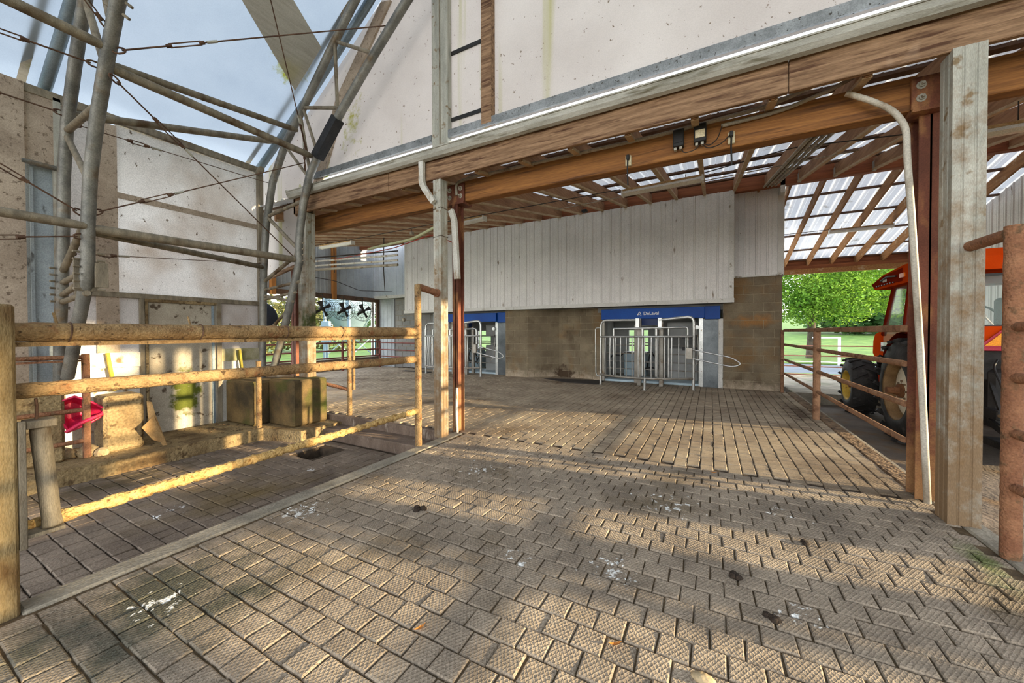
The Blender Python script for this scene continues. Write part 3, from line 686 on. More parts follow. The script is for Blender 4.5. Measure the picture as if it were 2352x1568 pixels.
# end wall of the shed with the long open window
we = struct('wall_shed_end', (-12, 8, 2.5))
siding_wall_x(we, 2.2, 10.95, -12.0, 2.72, lambda y: rafter_z(min(max(y, 3.9), 10.1))+RD, .9, 'siding_dark', .29)
MB().box(-12.06, -11.94, 2.2, 10.95, 2.58, 2.74).build('header', 'purlin', we)
MB().box(-12.08, -11.92, 2.2, 10.95, -.1, .40).build('sill_wall', 'step_stone', we)
MB().box(-12.06, -11.94, 10.80, 10.90, .40, 2.6).build('jamb', 'purlin', we)
for y in (6.7, 8.82):
    MB().box(-11.98, -11.86, y-.07, y+.07, 2.55, 4.6).build('stud', 'timber_post', we)
wi = struct('window_1', (-12.05, 10.7, 1.5))
MB().box(-12.16, -12.10, 10.66, 10.76, .40, 2.58).build('window_frame', 'trim_white', wi)
# gable at the far right of the shed
wg = struct('wall_gable', (5.6, 9, 3.5))
siding_wall_x(wg, 3.9, 8.3, 5.62, 3.30, lambda y: rafter_z(y)+RD+.05, .9, 'siding', .23, .02, -1)
siding_wall_x(wg, 8.3, 15.5, 5.62, -.40, lambda y: rafter_z(y)+RD+.05, .9, 'siding', .23, .02, -1)
MB().box(5.5, 5.6, 3.9, 8.3, 3.18, 3.34).build('end_beam', 'timber_beam', wg)
# ------------------------------------------------------------------ milking robots
def text(name, body, loc, size, material, parent, rot=(math.pi/2, 0, 0), ext=.003):
    cu = bpy.data.curves.new(name, 'FONT'); cu.body = body; cu.size = size; cu.extrude = ext; cu.align_x = 'LEFT'; cu.offset = .0015*size/.12
    cu.materials.append(M[material])
    tmp = bpy.data.objects.new('tmp', cu); me = bpy.data.meshes.new_from_object(tmp); bpy.data.objects.remove(tmp)
    me.materials.clear(); me.materials.append(M[material])
    o = bpy.data.objects.new(name, me); COL.objects.link(o); place(o, loc, parent); o.rotation_euler = rot
    return o
def robot_room(dx, first):
    # header beam over the opening
    hd = thing('header_panel', (-1.2+dx, 10.2, 1.7), 'blue header panel with white lettering over the %s milking stall' % ('right' if first else 'left'), 'panel', 'blue headers over the milking stalls')
    MB().box(-2.64+dx, -.13+dx, 10.15, 10.4, 1.70, 1.975, .008).build('fascia', 'blue', hd)
    MB().box(-.13+dx, .20+dx, 10.22, 10.4, 1.67, 1.985, .006).build('end_box', 'blue', hd)
    MB().box(-1.64+dx, -1.20+dx, 10.2, 10.4, 1.53, 1.70).build('drop_box', 'blue_dark', hd)
    if first:
        text('lettering', 'DeLaval', (-1.545, 10.147, 1.80), .118, 'white_paint', hd)
        lg = MB()
        lg.prism([(-1.70, 10.146, 1.795), (-1.675, 10.146, 1.795), (-1.635, 10.146, 1.875), (-1.645, 10.146, 1.895)], (0, -.003, 0))
        lg.prism([(-1.645, 10.146, 1.895), (-1.625, 10.146, 1.875), (-1.598, 10.146, 1.825), (-1.62, 10.146, 1.825)], (0, -.003, 0))
        lg.tube([(-1.665, 10.144, 1.80), (-1.65, 10.144, 1.815), (-1.632, 10.144, 1.812), (-1.622, 10.144, 1.80), (-1.59, 10.144, 1.797)], .005, 5)
        lg.build('logo', 'white_paint', hd)
    # doorway frame, sheet panel and white post on its right
    fr = struct('door_%d' % (1 if first else 2), (-.1+dx, 10.4, 0))
    m = MB(); m.box(-.26+dx, -.17+dx, 10.34, 10.42, 0, 1.70); m.build('jamb', 'stainless', fr)
    for z in (.38, .95, 1.4):
        MB().lathe((-.2+dx, 10.34, z), (0, -1, 0), [(0, .012), (.008, .012), (.008, 0)], 6, False).build('bolt', 'galv', fr)
    MB().box(-.17+dx, .17+dx, 10.33, 10.345, 0, 1.68).build('sheet_panel', 'steel_sheet', fr)
    MB().box(.165+dx, .262+dx, 10.27, 10.36, 0, 1.68, .006).build('white_post', 'trim_white', fr)
    MB().box(-2.66+dx, -2.60+dx, 10.34, 10.42, 0, 1.70).build('jamb', 'stainless_dull', fr)
    # the stall machine
    rb = thing('milking_robot', (-1.3+dx, 11.0, 0), 'stainless milking stall machine standing behind the %s cage' % ('right' if first else 'left'), 'machine', 'milking machines')
    MB().box(-2.62+dx, -.22+dx, 10.40, 11.4, 0, .06, .005).build('floor_pan', 'robot_blue', rb)
    for x in (-1.75, -1.12):
        MB().box(x-.05+dx, x+.05+dx, 10.30, 10.38, 0, 1.55, .006).build('upright', 'stainless_dull', rb)
    for z in (.36, .56, .78, 1.0):
        MB().tube([(-2.55+dx, 10.45, z), (-.25+dx, 10.45, z)], .014, 8).build('stall_rail', 'stainless_dull', rb)
    MB().box(-1.05+dx, -.28+dx, 11.0, 11.35, .05, .92, .02).build('cabinet', 'robot_grey', rb)
    MB().box(-1.05+dx, -.28+dx, 11.0, 11.35, 1.22, 1.62, .02).build('upper_cabinet', 'robot_grey', rb)
    for z in (.86, 1.18):
        MB().box(-.68+dx, -.30+dx, 10.985, 11.0, z, z+.09).build('vent_slot', 'decal_black', rb)
    MB().box(-2.30+dx, -1.68+dx, 11.5, 12.0, .05, .72, .02).build('service_box', 'robot_blue', rb)
    MB().box(-2.34+dx, -1.64+dx, 11.48, 12.02, .72, .77, .01).build('box_lid', 'white_paint', rb)
    MB().tube(fillet([(-1.55+dx, 10.8, .3), (-1.5+dx, 10.6, .5), (-1.42+dx, 10.65, .85), (-1.30+dx, 10.8, .6), (-1.2+dx, 10.7, .28)], .1), .022, 7).build('milk_hose', 'black_plastic', rb)
    MB().tube(fillet([(-1.62+dx, 10.7, .35), (-1.4+dx, 10.55, .42), (-1.22+dx, 10.7, .34), (-1.18+dx, 10.9, .7)], .1), .018, 7).build('milk_hose', 'black_plastic', rb)
    MB().tube(fillet([(-2.52+dx, 10.62, .62), (-2.4+dx, 10.55, .74), (-2.2+dx, 10.6, .70), (-2.15+dx, 10.7, .78), (-1.95+dx, 10.7, .78)], .06), .02, 7).build('arm_bar', 'black_plastic', rb)
    w = MB(); w.lathe((-.30+dx, 10.30, 1.47), (0, -1, 0), [(-.02, .05), (.02, .05), (.02, .03), (.035, .03), (.035, 0)], 14, False); w.build('pulley', 'stainless', rb)
    MB().tube(fillet([(-.30+dx, 10.3, 1.42), (-.27+dx, 10.3, 1.0), (-.28+dx, 10.3, .62), (-.34+dx, 10.3, .5), (-.42+dx, 10.3, .45)], .08), .008, 6).build('pull_rope', 'pvc', rb)
    # room behind
    rm = struct('wall_milking_room', (-1.3+dx, 12.5, 0))
    m = MB(); m.box(-3.4+dx, -2.35+dx, 12.5, 12.6, 0, 2.3); m.box(-1.75+dx, .35+dx, 12.5, 12.6, 0, 2.3)
    m.box(-2.35+dx, -1.75+dx, 12.5, 12.6, 0, .62); m.box(-2.35+dx, -1.75+dx, 12.5, 12.6, 1.42, 2.3); m.build('back_panel', 'robot_grey', rm)
    MB().box(-3.4+dx, .35+dx, 10.45, 12.6, 2.08, 2.3).build('room_ceiling', 'robot_grey', rm)
    MB().box(-2.80+dx, .30+dx, 10.38, 10.46, 1.90, 2.3).build('lintel', 'block_grey', rm)
    for x in (-2.86, .32):
        MB().box(x-.05+dx, x+.05+dx, 10.44, 12.6, -.05, 2.3).build('side_panel', 'robot_grey', rm)
    MB().box(-2.95+dx, -2.60+dx, 10.62, 10.68, 0, 2.1).build('closing_panel', 'block_grey', rm)
    for z in (1.0, 1.2):
        MB().box(-2.35+dx, -1.75+dx, 12.52, 12.57, z, z+.04).build('louvre', 'stainless_dull', rm)
    MB().box(-2.9+dx, .3+dx, 10.42, 12.6, -.26, -.002).build('room_floor', 'concrete', rm)
    # tube cage in front of the opening
    cg = thing('stall_cage', (-1.4+dx, 9.4, 0), 'curved stainless tube cage in front of the %s milking stall' % ('right' if first else 'left'), 'cage', 'tube cages before the milking stalls')
    sm = 'stainless'
    MB().tube(fillet([(-2.515+dx, 9.6, 0), (-2.505+dx, 9.6, 1.66), (-1.56+dx, 9.6, 1.655)], .16, 7), .030, 10).build('frame_tube', sm, cg)
    MB().tube(fillet([(-1.10+dx, 9.6, 1.645), (-.345+dx, 9.6, 1.72), (-.35+dx, 9.6, 0)], .16, 7), .034, 10).build('frame_tube', sm, cg)
    MB().tube(fillet([(-2.68+dx, 9.75, .30), (-2.69+dx, 9.75, 1.47), (-2.56+dx, 9.75, 1.47)], .08, 5), .016, 8).build('side_loop', sm, cg)
    MB().tube(fillet([(-2.68+dx, 9.75, .30), (-2.66+dx, 9.75, .22), (-2.54+dx, 9.68, .20)], .05, 4), .016, 8).build('side_loop', sm, cg)
    for x in (-1.60, -1.08):
        MB().box(x-.045+dx, x+.045+dx, 9.57, 9.63, 1.42, 1.70, .005).build('hinge_plate', sm, cg)
        MB().box(x-.05+dx, x+.05+dx, 9.85, 9.95, 0, 1.70, .008).build('back_upright', 'stainless_dull', cg)
    # inner gate leaf
    MB().tube([(-2.18+dx, 9.55, 1.44), (-.60+dx, 9.55, 1.465)], .024, 8).build('gate_bar', sm, cg)
    MB().tube(fillet([(-.60+dx, 9.55, 1.465), (-.47+dx, 9.55, 1.47), (-.47+dx, 9.55, .95)], .06, 4), .024, 8).build('gate_bar', sm, cg)
    for x, r in ((-2.17, .026), (-1.47, .034), (-1.155, .034), (-.88, .022)):
        MB().tube([(x+dx, 9.55, .28), (x+dx, 9.55, 1.44)], r, 8).build('gate_upright', sm, cg)
    # bulging front basket
    def bow(t, z):
        x = -2.50+2.13*t; y = 9.56 - .44*math.sin(math.pi*min(max(t, 0), 1))**.8
        return (x+dx, y, z)
    ts = [i/16 for i in range(17)]
    MB().tube([bow(t, 1.24+.015*t) for t in ts], .024, 8).build('basket_rail', sm, cg)
    MB().tube([bow(t, .27+.01*t) for t in ts], .030, 8).build('basket_rail', 'stainless_dull', cg)
    for i in range(1, 15):
        t = i/15+.004; a, b = bow(t, .28), bow(t, 1.23)
        MB().tube([a, Vector(a).lerp(Vector(b), .5)+Vector((0, -.03, 0)), b], .0135, 7).build('basket_bar', sm, cg)
    MB().tube([(-1.36+dx, 9.12, 0), (-1.35+dx, 9.12, .28)], .030, 8).build('front_leg', sm, cg)
    for x, y in ((-2.515, 9.6), (-.35, 9.6), (-1.36, 9.12)):
        MB().lathe((x+dx, y, 0), (0, 0, 1), [(0, .06), (.015, .06), (.015, .03)], 10, False).build('foot', 'stainless_dull', cg)
    # swinging paddle
    MB().box(-.50+dx, -.36+dx, 9.36, 9.44, .74, 1.0, .01).build('paddle_hinge', 'stainless_dull', cg)
    MB().tube(fillet([(-.42+dx, 9.4, .965), (.10+dx, 9.4, .86), (.40+dx, 9.4, .80), (.60+dx, 9.4, .66), (.42+dx, 9.4, .595), (-.45+dx, 9.4, .77)], .16, 7), .016, 8).build('paddle', sm, cg)
robot_room(0, True)
MB().box(-5.7, -2.7, 10.95, 11.05, 0, 2.3).build('wall_alcove_back', 'block_grey', kind='structure')
MB().box(-4.16, -3.98, 10.70, 10.80, 0, 2.05).build('wall_alcove_corner', 'block', kind='structure')
robot_room(-5.85, False)
mt = MB(); mt.prism([(-4.3, 10.05, .003), (-3.4, 9.55, .003), (-2.6, 9.55, .003), (-2.6, 10.3, .003), (-3.0, 10.35, .003)], (0, 0, .012))
mt.build('rubber_mat', 'rubber_mat', label='dark rubber mat lying in front of the block alcove', cat='mat')
MB().box(-9.6, -8.4, 9.75, 9.95, .003, .02, .004).build('rubber_mat', 'rubber_mat', label='dark rubber strip on the floor left of the left cage', cat='mat')
# ------------------------------------------------------------------ fabric hoop barn: side wall, roof skin, end wall
X0 = -7.05
sw = struct('wall_left', (X0, 1.5, 2))
def panel(name, y0, y1, z0, z1, material, dx=0.0, th=.02, sag=0.0):
    m = MB(); n, k = 10, 8; rng = random.Random(int((y0+9)*100+z0*37))
    if sag:
        rows = []
        for j in range(k+1):
            z = z0+(z1-z0)*j/k
            rows.append([(X0+dx+sag*math.sin(math.pi*i/n)*math.sin(math.pi*j/k)*.8+rng.uniform(-1, 1)*sag*.18, y0+(y1-y0)*i/n, z) for i in range(n+1)])
        m.sheet(rows); m.sm = [True]*len(m.f)
    else: m.box(X0+dx-th/2, X0+dx+th/2, y0, y1, z0, z1)
    return m.build(name, material, sw)
panel('fabric_panel', 1.94, 3.71, 1.90, 4.15, 'fabric_side', 0, sag=.03)
panel('fabric_panel', 1.43, 1.76, 1.10, 4.15, 'fabric_side', -.01)
panel('fabric_strip', 1.74, 1.95, .95, 4.12, 'fabric_tan', .02)
panel('fabric_curtain', -1.2, 1.18, .25, 4.25, 'fabric_tan', .07, sag=.03)
panel('rollup_panel', 1.165, 1.46, 3.36, 4.18, 'fabric_tan', .03)
MB().tube([(X0+.06, 1.155, 3.35), (X0+.06, 1.44, 3.35)], .03, 8).build('rollup_bar', 'galv_pipe', sw)
panel('steel_panel', 1.16, 1.43, .55, 3.36, 'panel_blue', -.03)
MB().box(X0-.01, X0+.02, 1.22, 1.245, .6, 3.34).build('panel_seam', 'panel_blue', sw)
panel('fabric_panel', 1.95, 2.15, 1.10, 1.86, 'fabric_side', -.005)
panel('fabric_panel', 3.13, 3.71, 1.10, 1.84, 'fabric_side', -.005)
panel('seam_band', 1.95, 3.71, 3.17, 3.25, 'fabric_tan', .032, .004)
for y0, y1, m_ in ((1.43, 2.15, 'board_white'), (3.13, 3.71, 'board_moss')):
    panel('kick_board', y0, y1, .90, 1.10, m_, .02, .04)
    panel('plastic_sheet', y0, y1, -.085, .90, 'board_white', .0, .015)
MB().box(X0-.03, X0+.05, -1.2, 3.72, 4.16, 4.26, .006).build('top_rail', 'galv_dirty', sw)
MB().box(X0-.02, X0+.05, 1.55, 3.72, 1.84, 1.91, .004).build('girt', 'galv_dirty', sw)
MB().box(X0-.04, X0+.06, 3.70, 3.79, -.085, 4.2, .006).build('end_post', 'galv_dirty', sw)
MB().box(X0-.02, X0+.05, 1.40, 1.46, .3, 4.2).build('stud', 'galv', sw)
# door with its frame
dr = struct('door_3', (X0, 2.6, 0))
MB().box(X0-.02, X0+.05, 2.15, 2.20, -.085, 1.84, .004).build('jamb', 'galv_dirty', dr)
MB().box(X0-.02, X0+.05, 2.205, 2.235, -.085, 1.84, .004).build('door_stop', 'concrete_tan', dr)
MB().box(X0-.02, X0+.05, 3.06, 3.13, -.085, 1.84, .004).build('jamb', 'galv_dirty', dr)
MB().box(X0-.02, X0+.055, 2.2, 3.06, 1.80, 1.845, .004).build('head', 'concrete_tan', dr)
MB().box(X0-.015, X0+.03, 2.24, 3.05, -.08, 1.80, .006).build('leaf', 'door_grey', dr)
MB().box(X0+.0, X0+.045, 2.995, 3.03, -.08, 1.79).build('edge_strip', 'galv_blue', dr)
MB().bar((X0+.09, 1.815, 1.10), (X0+.09, 1.875, .60), .03, .055, (1, 0, 0)).build('timber_brace', 'yellow', label='yellow painted brace leaning against the side wall, left of the door', cat='brace')
MB().bar((X0+.09, 3.36, 1.08), (X0+.10, 3.41, .57), .03, .05, (1, 0, 0)).build('timber_brace', 'olive', label='olive green brace against the side wall, right of the door', cat='brace')

SKIN = [(-7.75, 4.02), (-7.4, 4.24), (-6.45, 4.79), (-5.74, 5.22), (-5.0, 5.72), (-4.4, 6.12), (-3.5, 6.8), (-2.0, 7.7), (-.5, 8.35), (1.0, 8.6)]
SKIN += [(2.0-x, z) for x, z in reversed(SKIN[:-1])]
def skin_z(x):
    for (a, za), (b, zb) in zip(SKIN, SKIN[1:]):
        if x <= b: return za+(zb-za)*(x-a)/(b-a)
    return SKIN[-1][1]
rs = struct('roof_fabric', (-5, 1, 5))
for ya, yb in ((-9.8, -7.56), (-7.56, -5.32), (-5.32, -3.1), (-3.1, -.88), (-.88, 1.36), (1.36, 3.98)):
    m = MB(); ys = [ya+(yb-ya)*i/6 for i in range(7)]
    m.sheet([[(x, y, skin_z(x)-.05*math.sin(math.pi*j/6)) for x in [-7.75+.25*i for i in range(71)]] for j, y in enumerate(ys)])
    m.sm = [True]*len(m.f); m.build('fabric_bay', 'fabric_roof', rs)
m = MB()
m.sheet([[(-5.75+.55*t*3, 3.6-3*t, skin_z(-5.75+.55*t*3)-.075), (-5.10+.42*t*3, 3.6-3*t, skin_z(-5.10+.42*t*3)-.075)] for t in (0, .25, .5, .75, 1)])
m.build('fabric_patch', 'fabric_band', rs)
for y in (1.36, 3.80):
    MB().tube([(x, y, skin_z(x)-.10) for x, z in SKIN[1:-1]], .058, 10).build('keder_pipe', 'galv_blue', rs)
for y in (1.30, 3.74):
    MB().bar((-7.4, y-.10, skin_z(-7.4)-.03), (-4.4, y-.10, skin_z(-4.4)-.03), .07, .004, (.5, 0, .8)).build('edge_webbing', 'fabric_band', rs)

we2 = struct('wall_end', (-2, 3.98, 5))
def end_piece(xs, zb, zt, name='fabric_panel', material='fabric_end', y=3.98):
    m = MB(); m.sheet([[(x, y, zb(x)) for x in xs], [(x, y, (zb(x)+zt(x))/2) for x in xs], [(x, y, zt(x)) for x in xs]]); return m.build(name, material, we2)
rng_ = lambda a, b, n: [a+(b-a)*i/n for i in range(n+1)]
end_piece(rng_(-7.4, -6.15, 6), lambda x: 2.32+(x+7.4)*.19, skin_z)
end_piece(rng_(-6.15, -5.75, 3), lambda x: 3.72, skin_z)
end_piece(rng_(-5.75, -3.25, 9), lambda x: 3.89, skin_z)
end_piece(rng_(-3.25, -2.34, 4), lambda x: 3.89, skin_z)
end_piece(rng_(-2.34, 9.4, 20), lambda x: 3.89, skin_z)
MB().bar((-7.4, 3.96, 2.32), (-6.10, 3.96, 2.56), .05, .05).build('bottom_rail', 'timber_fascia', we2)
MB().box(-3.26, -3.00, 3.885, 3.97, 3.745, 6.9, .004).build('post', 'galv', we2)
MB().box(-3.135, -3.115, 3.880, 3.886, 3.78, 6.9).build('post_lip', 'galv_dirty', we2)
MB().box(-2.49, -2.345, 3.88, 3.975, 3.90, 7.3, .004).build('wood_post', 'timber_fascia', we2)
for z in (4.985, 4.13):
    MB().box(-3.0, -2.49, 3.955, 3.972, z-.022, z+.022).build('strap', 'black_plastic', we2)
MB().prism([(-6.42, 3.94, 2.60), (-6.22, 3.94, 2.60), (-5.0, 3.94, 5.0), (-4.05, 3.94, 6.1), (-4.25, 3.94, 6.15), (-5.25, 3.94, 5.05)], (0, .03, 0)).build('edge_strip', 'fabric_tan', we2)

# arch trusses
def truss(y, inner, outer, webs, label):
    t = thing('arch_truss', (inner[-1][0], y, inner[-1][1]), label, 'truss', 'arch trusses of the fabric barn')
    P = lambda c: [(x, y, z) for x, z in c]
    MB().tube(P(inner), .056, 12).build('inner_chord', 'galv_pipe', t)
    MB().tube(P(outer), .054, 12).build('outer_chord', 'galv_pipe', t)
    for a, b, r in webs:
        MB().tube([(a[0], y, a[1]), (b[0], y, b[1])], r, 8).build('web', 'galv_dirty', t)
    return t
r2i = [(-2.3, 6.35), (-2.85, 5.98), (-3.42, 5.56), (-4.0, 5.10), (-4.63, 4.56), (-5.06, 4.17), (-5.40, 3.77), (-5.57, 3.34), (-5.66, 2.95), (-5.69, 2.72), (-5.68, 2.47), (-6.08, 1.46), (-6.46, .64)]
r2o = [(-3.4, 6.72), (-4.0, 6.27), (-4.38, 5.95), (-4.80, 5.56), (-5.53, 4.84), (-6.03, 4.36), (-6.38, 3.83), (-6.58, 3.14), (-6.66, 2.42), (-6.71, 1.39), (-6.74, .60)]
t2 = truss(3.6, r2i, r2o, [((-4.0, 5.1), (-4.80, 5.56), .026), ((-4.80, 5.56), (-4.75, 4.45), .024), ((-4.63, 4.56), (-5.55, 4.82), .026), ((-5.55, 4.82), (-5.2, 4.02), .022), ((-5.62, 4.75), (-5.40, 3.80), .022),
      ((-6.03, 4.36), (-5.45, 3.75), .022), ((-5.57, 3.40), (-6.52, 3.30), .028), ((-6.52, 3.28), (-5.70, 2.66), .028), ((-5.70, 2.60), (-6.66, 2.22), .028), ((-5.69, 2.16), (-6.68, 2.08), .024),
      ((-5.78, 2.0), (-6.68, 1.92), .024), ((-5.86, 1.86), (-6.68, 1.99), .024), ((-6.68, 1.30), (-6.0, 1.72), .024)], 'tall galvanised arch truss standing against the end wall')
MB().bar((-4.75, 3.6, 4.44), (-5.22, 3.6, 3.99), .135, .135).build('splice_sleeve', 'chassis', t2)
for i in range(9):
    x = -4.72-.06*i; z = 4.47-.057*i
    MB().lathe((x-.05, 3.6, z+.05), (-.7, 0, .7), [(0, .012), (.05, .012), (.05, 0)], 6, False).build('bolt', 'galv_dirty', t2)
for i in range(8):
    for xx, sx in ((-5.66, 1), (-6.70, -1)):
        MB().lathe((xx+sx*.05, 3.6, 2.75-.09*i), (sx, 0, 0), [(0, .011), (.045, .011), (.045, 0)], 6, False).build('bolt', 'galv_dirty', t2)
r1i = [(-3.4, 5.75), (-4.3, 4.92), (-4.80, 4.41), (-5.13, 3.93), (-5.40, 3.46), (-5.60, 2.98), (-5.70, 2.46), (-5.72, 2.11), (-5.79, 1.86), (-6.18, 1.27), (-6.44, .86)]
r1o = [(-4.3, 6.1), (-5.1, 5.42), (-5.67, 4.77), (-6.01, 4.22), (-6.29, 3.70), (-6.44, 3.15), (-6.50, 2.57), (-6.57, 1.99), (-6.68, 1.39), (-6.74, .70)]
t1 = truss(1.36, r1i, r1o, [((-5.32, 3.62), (-6.30, 3.60), .034), ((-5.62, 2.9), (-6.32, 3.55), .030), ((-4.95, 4.2), (-5.35, 5.15), .034), ((-4.55, 4.65), (-5.35, 5.15), .03), ((-5.15, 3.93), (-5.66, 4.78), .034),
      ((-5.70, 2.56), (-6.55, 2.06), .034), ((-5.73, 2.02), (-6.55, 1.94), .03), ((-5.73, 1.94), (-6.57, 1.80), .03), ((-5.75, 1.78), (-6.58, 1.72), .03), ((-5.95, 1.6), (-6.68, 1.25), .03)], 'near galvanised arch truss leg crossed by cables, with bolted splice plates')
MB().box(-5.785, -5.765, 1.27, 1.45, 1.80, 2.12, .004).build('splice_plate', 'galv_dirty', t1)
MB().box(-5.70, -5.68, 1.40, 1.50, 1.84, 2.10, .004).build('splice_plate', 'galv_dirty', t1)
for i in range(6):
    z = 1.82+.075*i
    MB().lathe((-5.72, 1.30, z), (.3, -1, 0), [(0, .013), (.05, .013), (.05, 0)], 6, False).build('bolt', 'galv_dirty', t1)
    MB().lathe((-5.70, 1.42, z), (.2, 1, 0), [(0, .013), (.06, .013), (.06, 0)], 6, False).build('bolt', 'galv_dirty', t1)
    MB().lathe((-6.54, 1.30, z-.1), (.2, -1, 0), [(0, .013), (.04, .013), (.04, 0)], 6, False).build('bolt', 'galv_dirty', t1)
for i in range(7):
    a = Vector((-4.85, 1.36, 4.34)).lerp(Vector((-4.42, 1.36, 4.80)), i/6)
    MB().lathe(a+Vector((.05, .03, -.04)), (.6, .5, -.6), [(0, .014), (.06, .014), (.06, 0)], 6, False).build('bolt', 'galv_dirty', t1)
    MB().lathe(a+Vector((-.05, -.03, .03)), (-.6, -.5, .5), [(0, .014), (.05, .014), (.05, 0)], 6, False).build('bolt', 'galv_dirty', t1)
# pipes from truss to truss
def pipe(p, q, r, label):
    MB().tube([p, Vector(p).lerp(Vector(q), .04), Vector(p).lerp(Vector(q), .96), q], r, 10, rads=[r*.75, r, r, r*.75]).build('purlin_pipe', 'galv_dirty', label=label, cat='pipe', group='pipes between the trusses')
pipe((-5.15, 1.37, 3.93), (-5.32, 3.58, 4.02), .045, 'upper purlin pipe from near truss to end-wall truss, inner chord')
pipe((-5.17, 1.38, 3.97), (-5.68, 3.58, 4.50), .038, 'upper diagonal pipe running to the outer chord of the end-wall truss')
pipe((-5.71, 1.37, 2.45), (-5.72, 3.58, 2.50), .050, 'lower purlin pipe from near truss to end-wall truss, inner chord')
pipe((-5.73, 1.38, 2.42), (-6.62, 3.56, 2.46), .038, 'lower diagonal pipe running to the outer chord of the end-wall truss')
pipe((-6.26, 1.38, 3.78), (-6.60, 3.74, 4.62), .045, 'grey pipe along the wall top from truss to roof edge')
pipe((-5.05, 1.34, 4.06), (-5.05, -1.2, 4.10), .045, 'upper purlin pipe leaving the near truss toward the left edge')
pipe((-5.67, 1.34, 2.46), (-5.67, -1.2, 2.46), .045, 'lower purlin pipe leaving the near truss toward the left edge')
pipe((-6.70, 3.6, 4.12), (-7.02, 3.72, 4.16), .05, 'short grey strut from wall top to end-wall truss')
# bracing cables
def cable(p, q, label, r=.007, tb=.45, tl=.28):
    p, q = Vector(p), Vector(q); d = (q-p).normalized(); t = thing('bracing_cable', p, label, 'cable', 'bracing cables of the trusses')
    side = d.cross(Vector((0, 0, 1)))
    if side.length < .05: side = Vector((1, 0, 0))
    side = side.cross(d).normalized()
    s = p+d*.06
    a, b = p+d*tb, p+d*(tb+tl)
    MB().tube([s, a], r*1.1, 6).build('eye_rod', 'wire_rust', t)
    MB().tube([b, q], r, 6).build('wire', 'wire_rust', t)
    m = MB()
    for k in (-1, 1): m.tube([a+side*.018*k, b+side*.018*k], .006, 6)
    m.tube([a-d*.03, a+d*.02], .018, 8); m.tube([b-d*.02, b+d*.03], .018, 8); m.build('turnbuckle', 'wire_rust', t)
    ring = [s+d*(-.02+.05*math.cos(2*math.pi*i/10))+side*(.026*math.sin(2*math.pi*i/10)) for i in range(10)]
    MB().tube(ring, .008, 6, closed=True).build('shackle', 'wire_rust', t)
    m = MB(); e = b+d*.10
    m.tube([e-d*.05, e+d*.05], .014, 7); m.build('clamp', 'galv', t)
cable((-5.0, 1.38, 4.03), (-3.74, 3.58, 5.36), 'rusty cable rising from near truss to the end-wall truss top')
cable((-5.10, 1.38, 3.84), (-5.80, 3.58, 2.56), 'rusty cable falling from near truss to the lower end-wall truss')
cable((-5.66, 1.38, 2.60), (-5.50, 3.58, 3.96), 'rusty cable rising from lower near truss to the mid end-wall truss')
cable((-5.42, 3.58, 4.05), (-4.58, 2.55, 5.40), 'rusty cable rising steeply across the fabric roof from end-wall truss', tb=.12)
cable((-5.72, 1.34, 2.58), (-5.35, -.9, 3.80), 'rusty cable leaving lower near truss toward upper left')
cable((-5.20, 1.34, 3.93), (-5.38, -.9, 3.75), 'nearly level rusty cable leaving upper near truss to the left')
cable((-5.70, 1.34, 2.36), (-5.32, -.6, 1.85), 'straw-coloured cable falling left from lower near truss')
cable((-6.25, 1.34, 3.76), (-6.30, -.6, 3.75), 'rusty cable from outer chord of near truss along the wall top')
cable((-4.98, 1.34, 4.20), (-4.62, .4, 5.00), 'rusty cable rising to the left from upper near truss', tb=.1)
cable((-6.55, 1.38, 2.28), (-6.64, 3.58, 2.52), 'thin cable between outer chords below the lower purlin', r=.005, tb=.3, tl=.1)
cable((-6.30, 1.38, 3.70), (-6.42, 3.58, 3.82), 'thin cable between outer chords under the wall top', r=.005, tb=.5, tl=.15)
cable((-5.48, 3.58, 3.85), (-5.62, 3.62, 4.68), 'short chain cable hanging between the chords of the end-wall truss', r=.008, tb=.2, tl=.1)
# ------------------------------------------------------------------ pipe fences and gates
def rough_tube(pts, r, seed, amp=.12, n=10, per=.03):
    rng = random.Random(seed); P = []; a = [Vector(p) for p in pts]
    for u, v in zip(a, a[1:]):
        k = max(2, int((v-u).length/per)); P += [u.lerp(v, i/k) for i in range(k)]
    P.append(a[-1]); m = MB(); m.tube(P, r, n, rads=[r*(1+rng.uniform(-amp, amp)) for _ in P]); return m
lf = thing('pipe_fence', (-3.09, 1.9, 0), 'manure-caked tan pipe fence of three rails along the sunken lane', 'fence')
rough_tube([(-3.09, 3.41, 0), (-3.09, 3.41, 1.93)], .040, 1, .05).build('end_post', 'rust_rail', lf)
rough_tube([(-3.09, .42, 1.366), (-3.09, 3.41, 1.366)], .050, 2, .05, 12).build('top_rail', 'rust_rail', lf)
MB().box(-3.095, -3.075, .45, 3.40, 1.292, 1.316).build('under_bar', 'rust_rail', lf)
rough_tube([(-3.09, .42, 1.068), (-3.09, 3.41, 1.042)], .040, 3, .06, 12).build('middle_rail', 'rust_rail', lf)
rough_tube([(-3.09, .50, .372), (-3.09, 2.3, .405), (-3.09, 3.41, .425)], .033, 4, .20, 12, .02).build('bottom_rail', 'caked', lf)
MB().tube(fillet([(-3.09, 3.41, 1.90), (-3.09, 3.45, 1.905), (-3.105, 3.80, 1.865)], .02, 3), .042, 12).build('brace_pipe', 'rust_pipe', lf)
MB().lathe((-3.105, 3.79, 1.866), (0, -1, .1), [(0, .055), (.03, .055), (.03, .04)], 12, False).build('pipe_socket', 'rust_pipe', lf)
for y in (.66, 1.25, 1.83, 2.35):
    MB().tube([(-3.09+.054*math.cos(a), y+.004*math.sin(a), 1.366+.054*math.sin(a)) for a in [2*math.pi*i/12 for i in range(12)]], .004, 5, closed=True).build('wire_tie', 'wire_rust', lf)
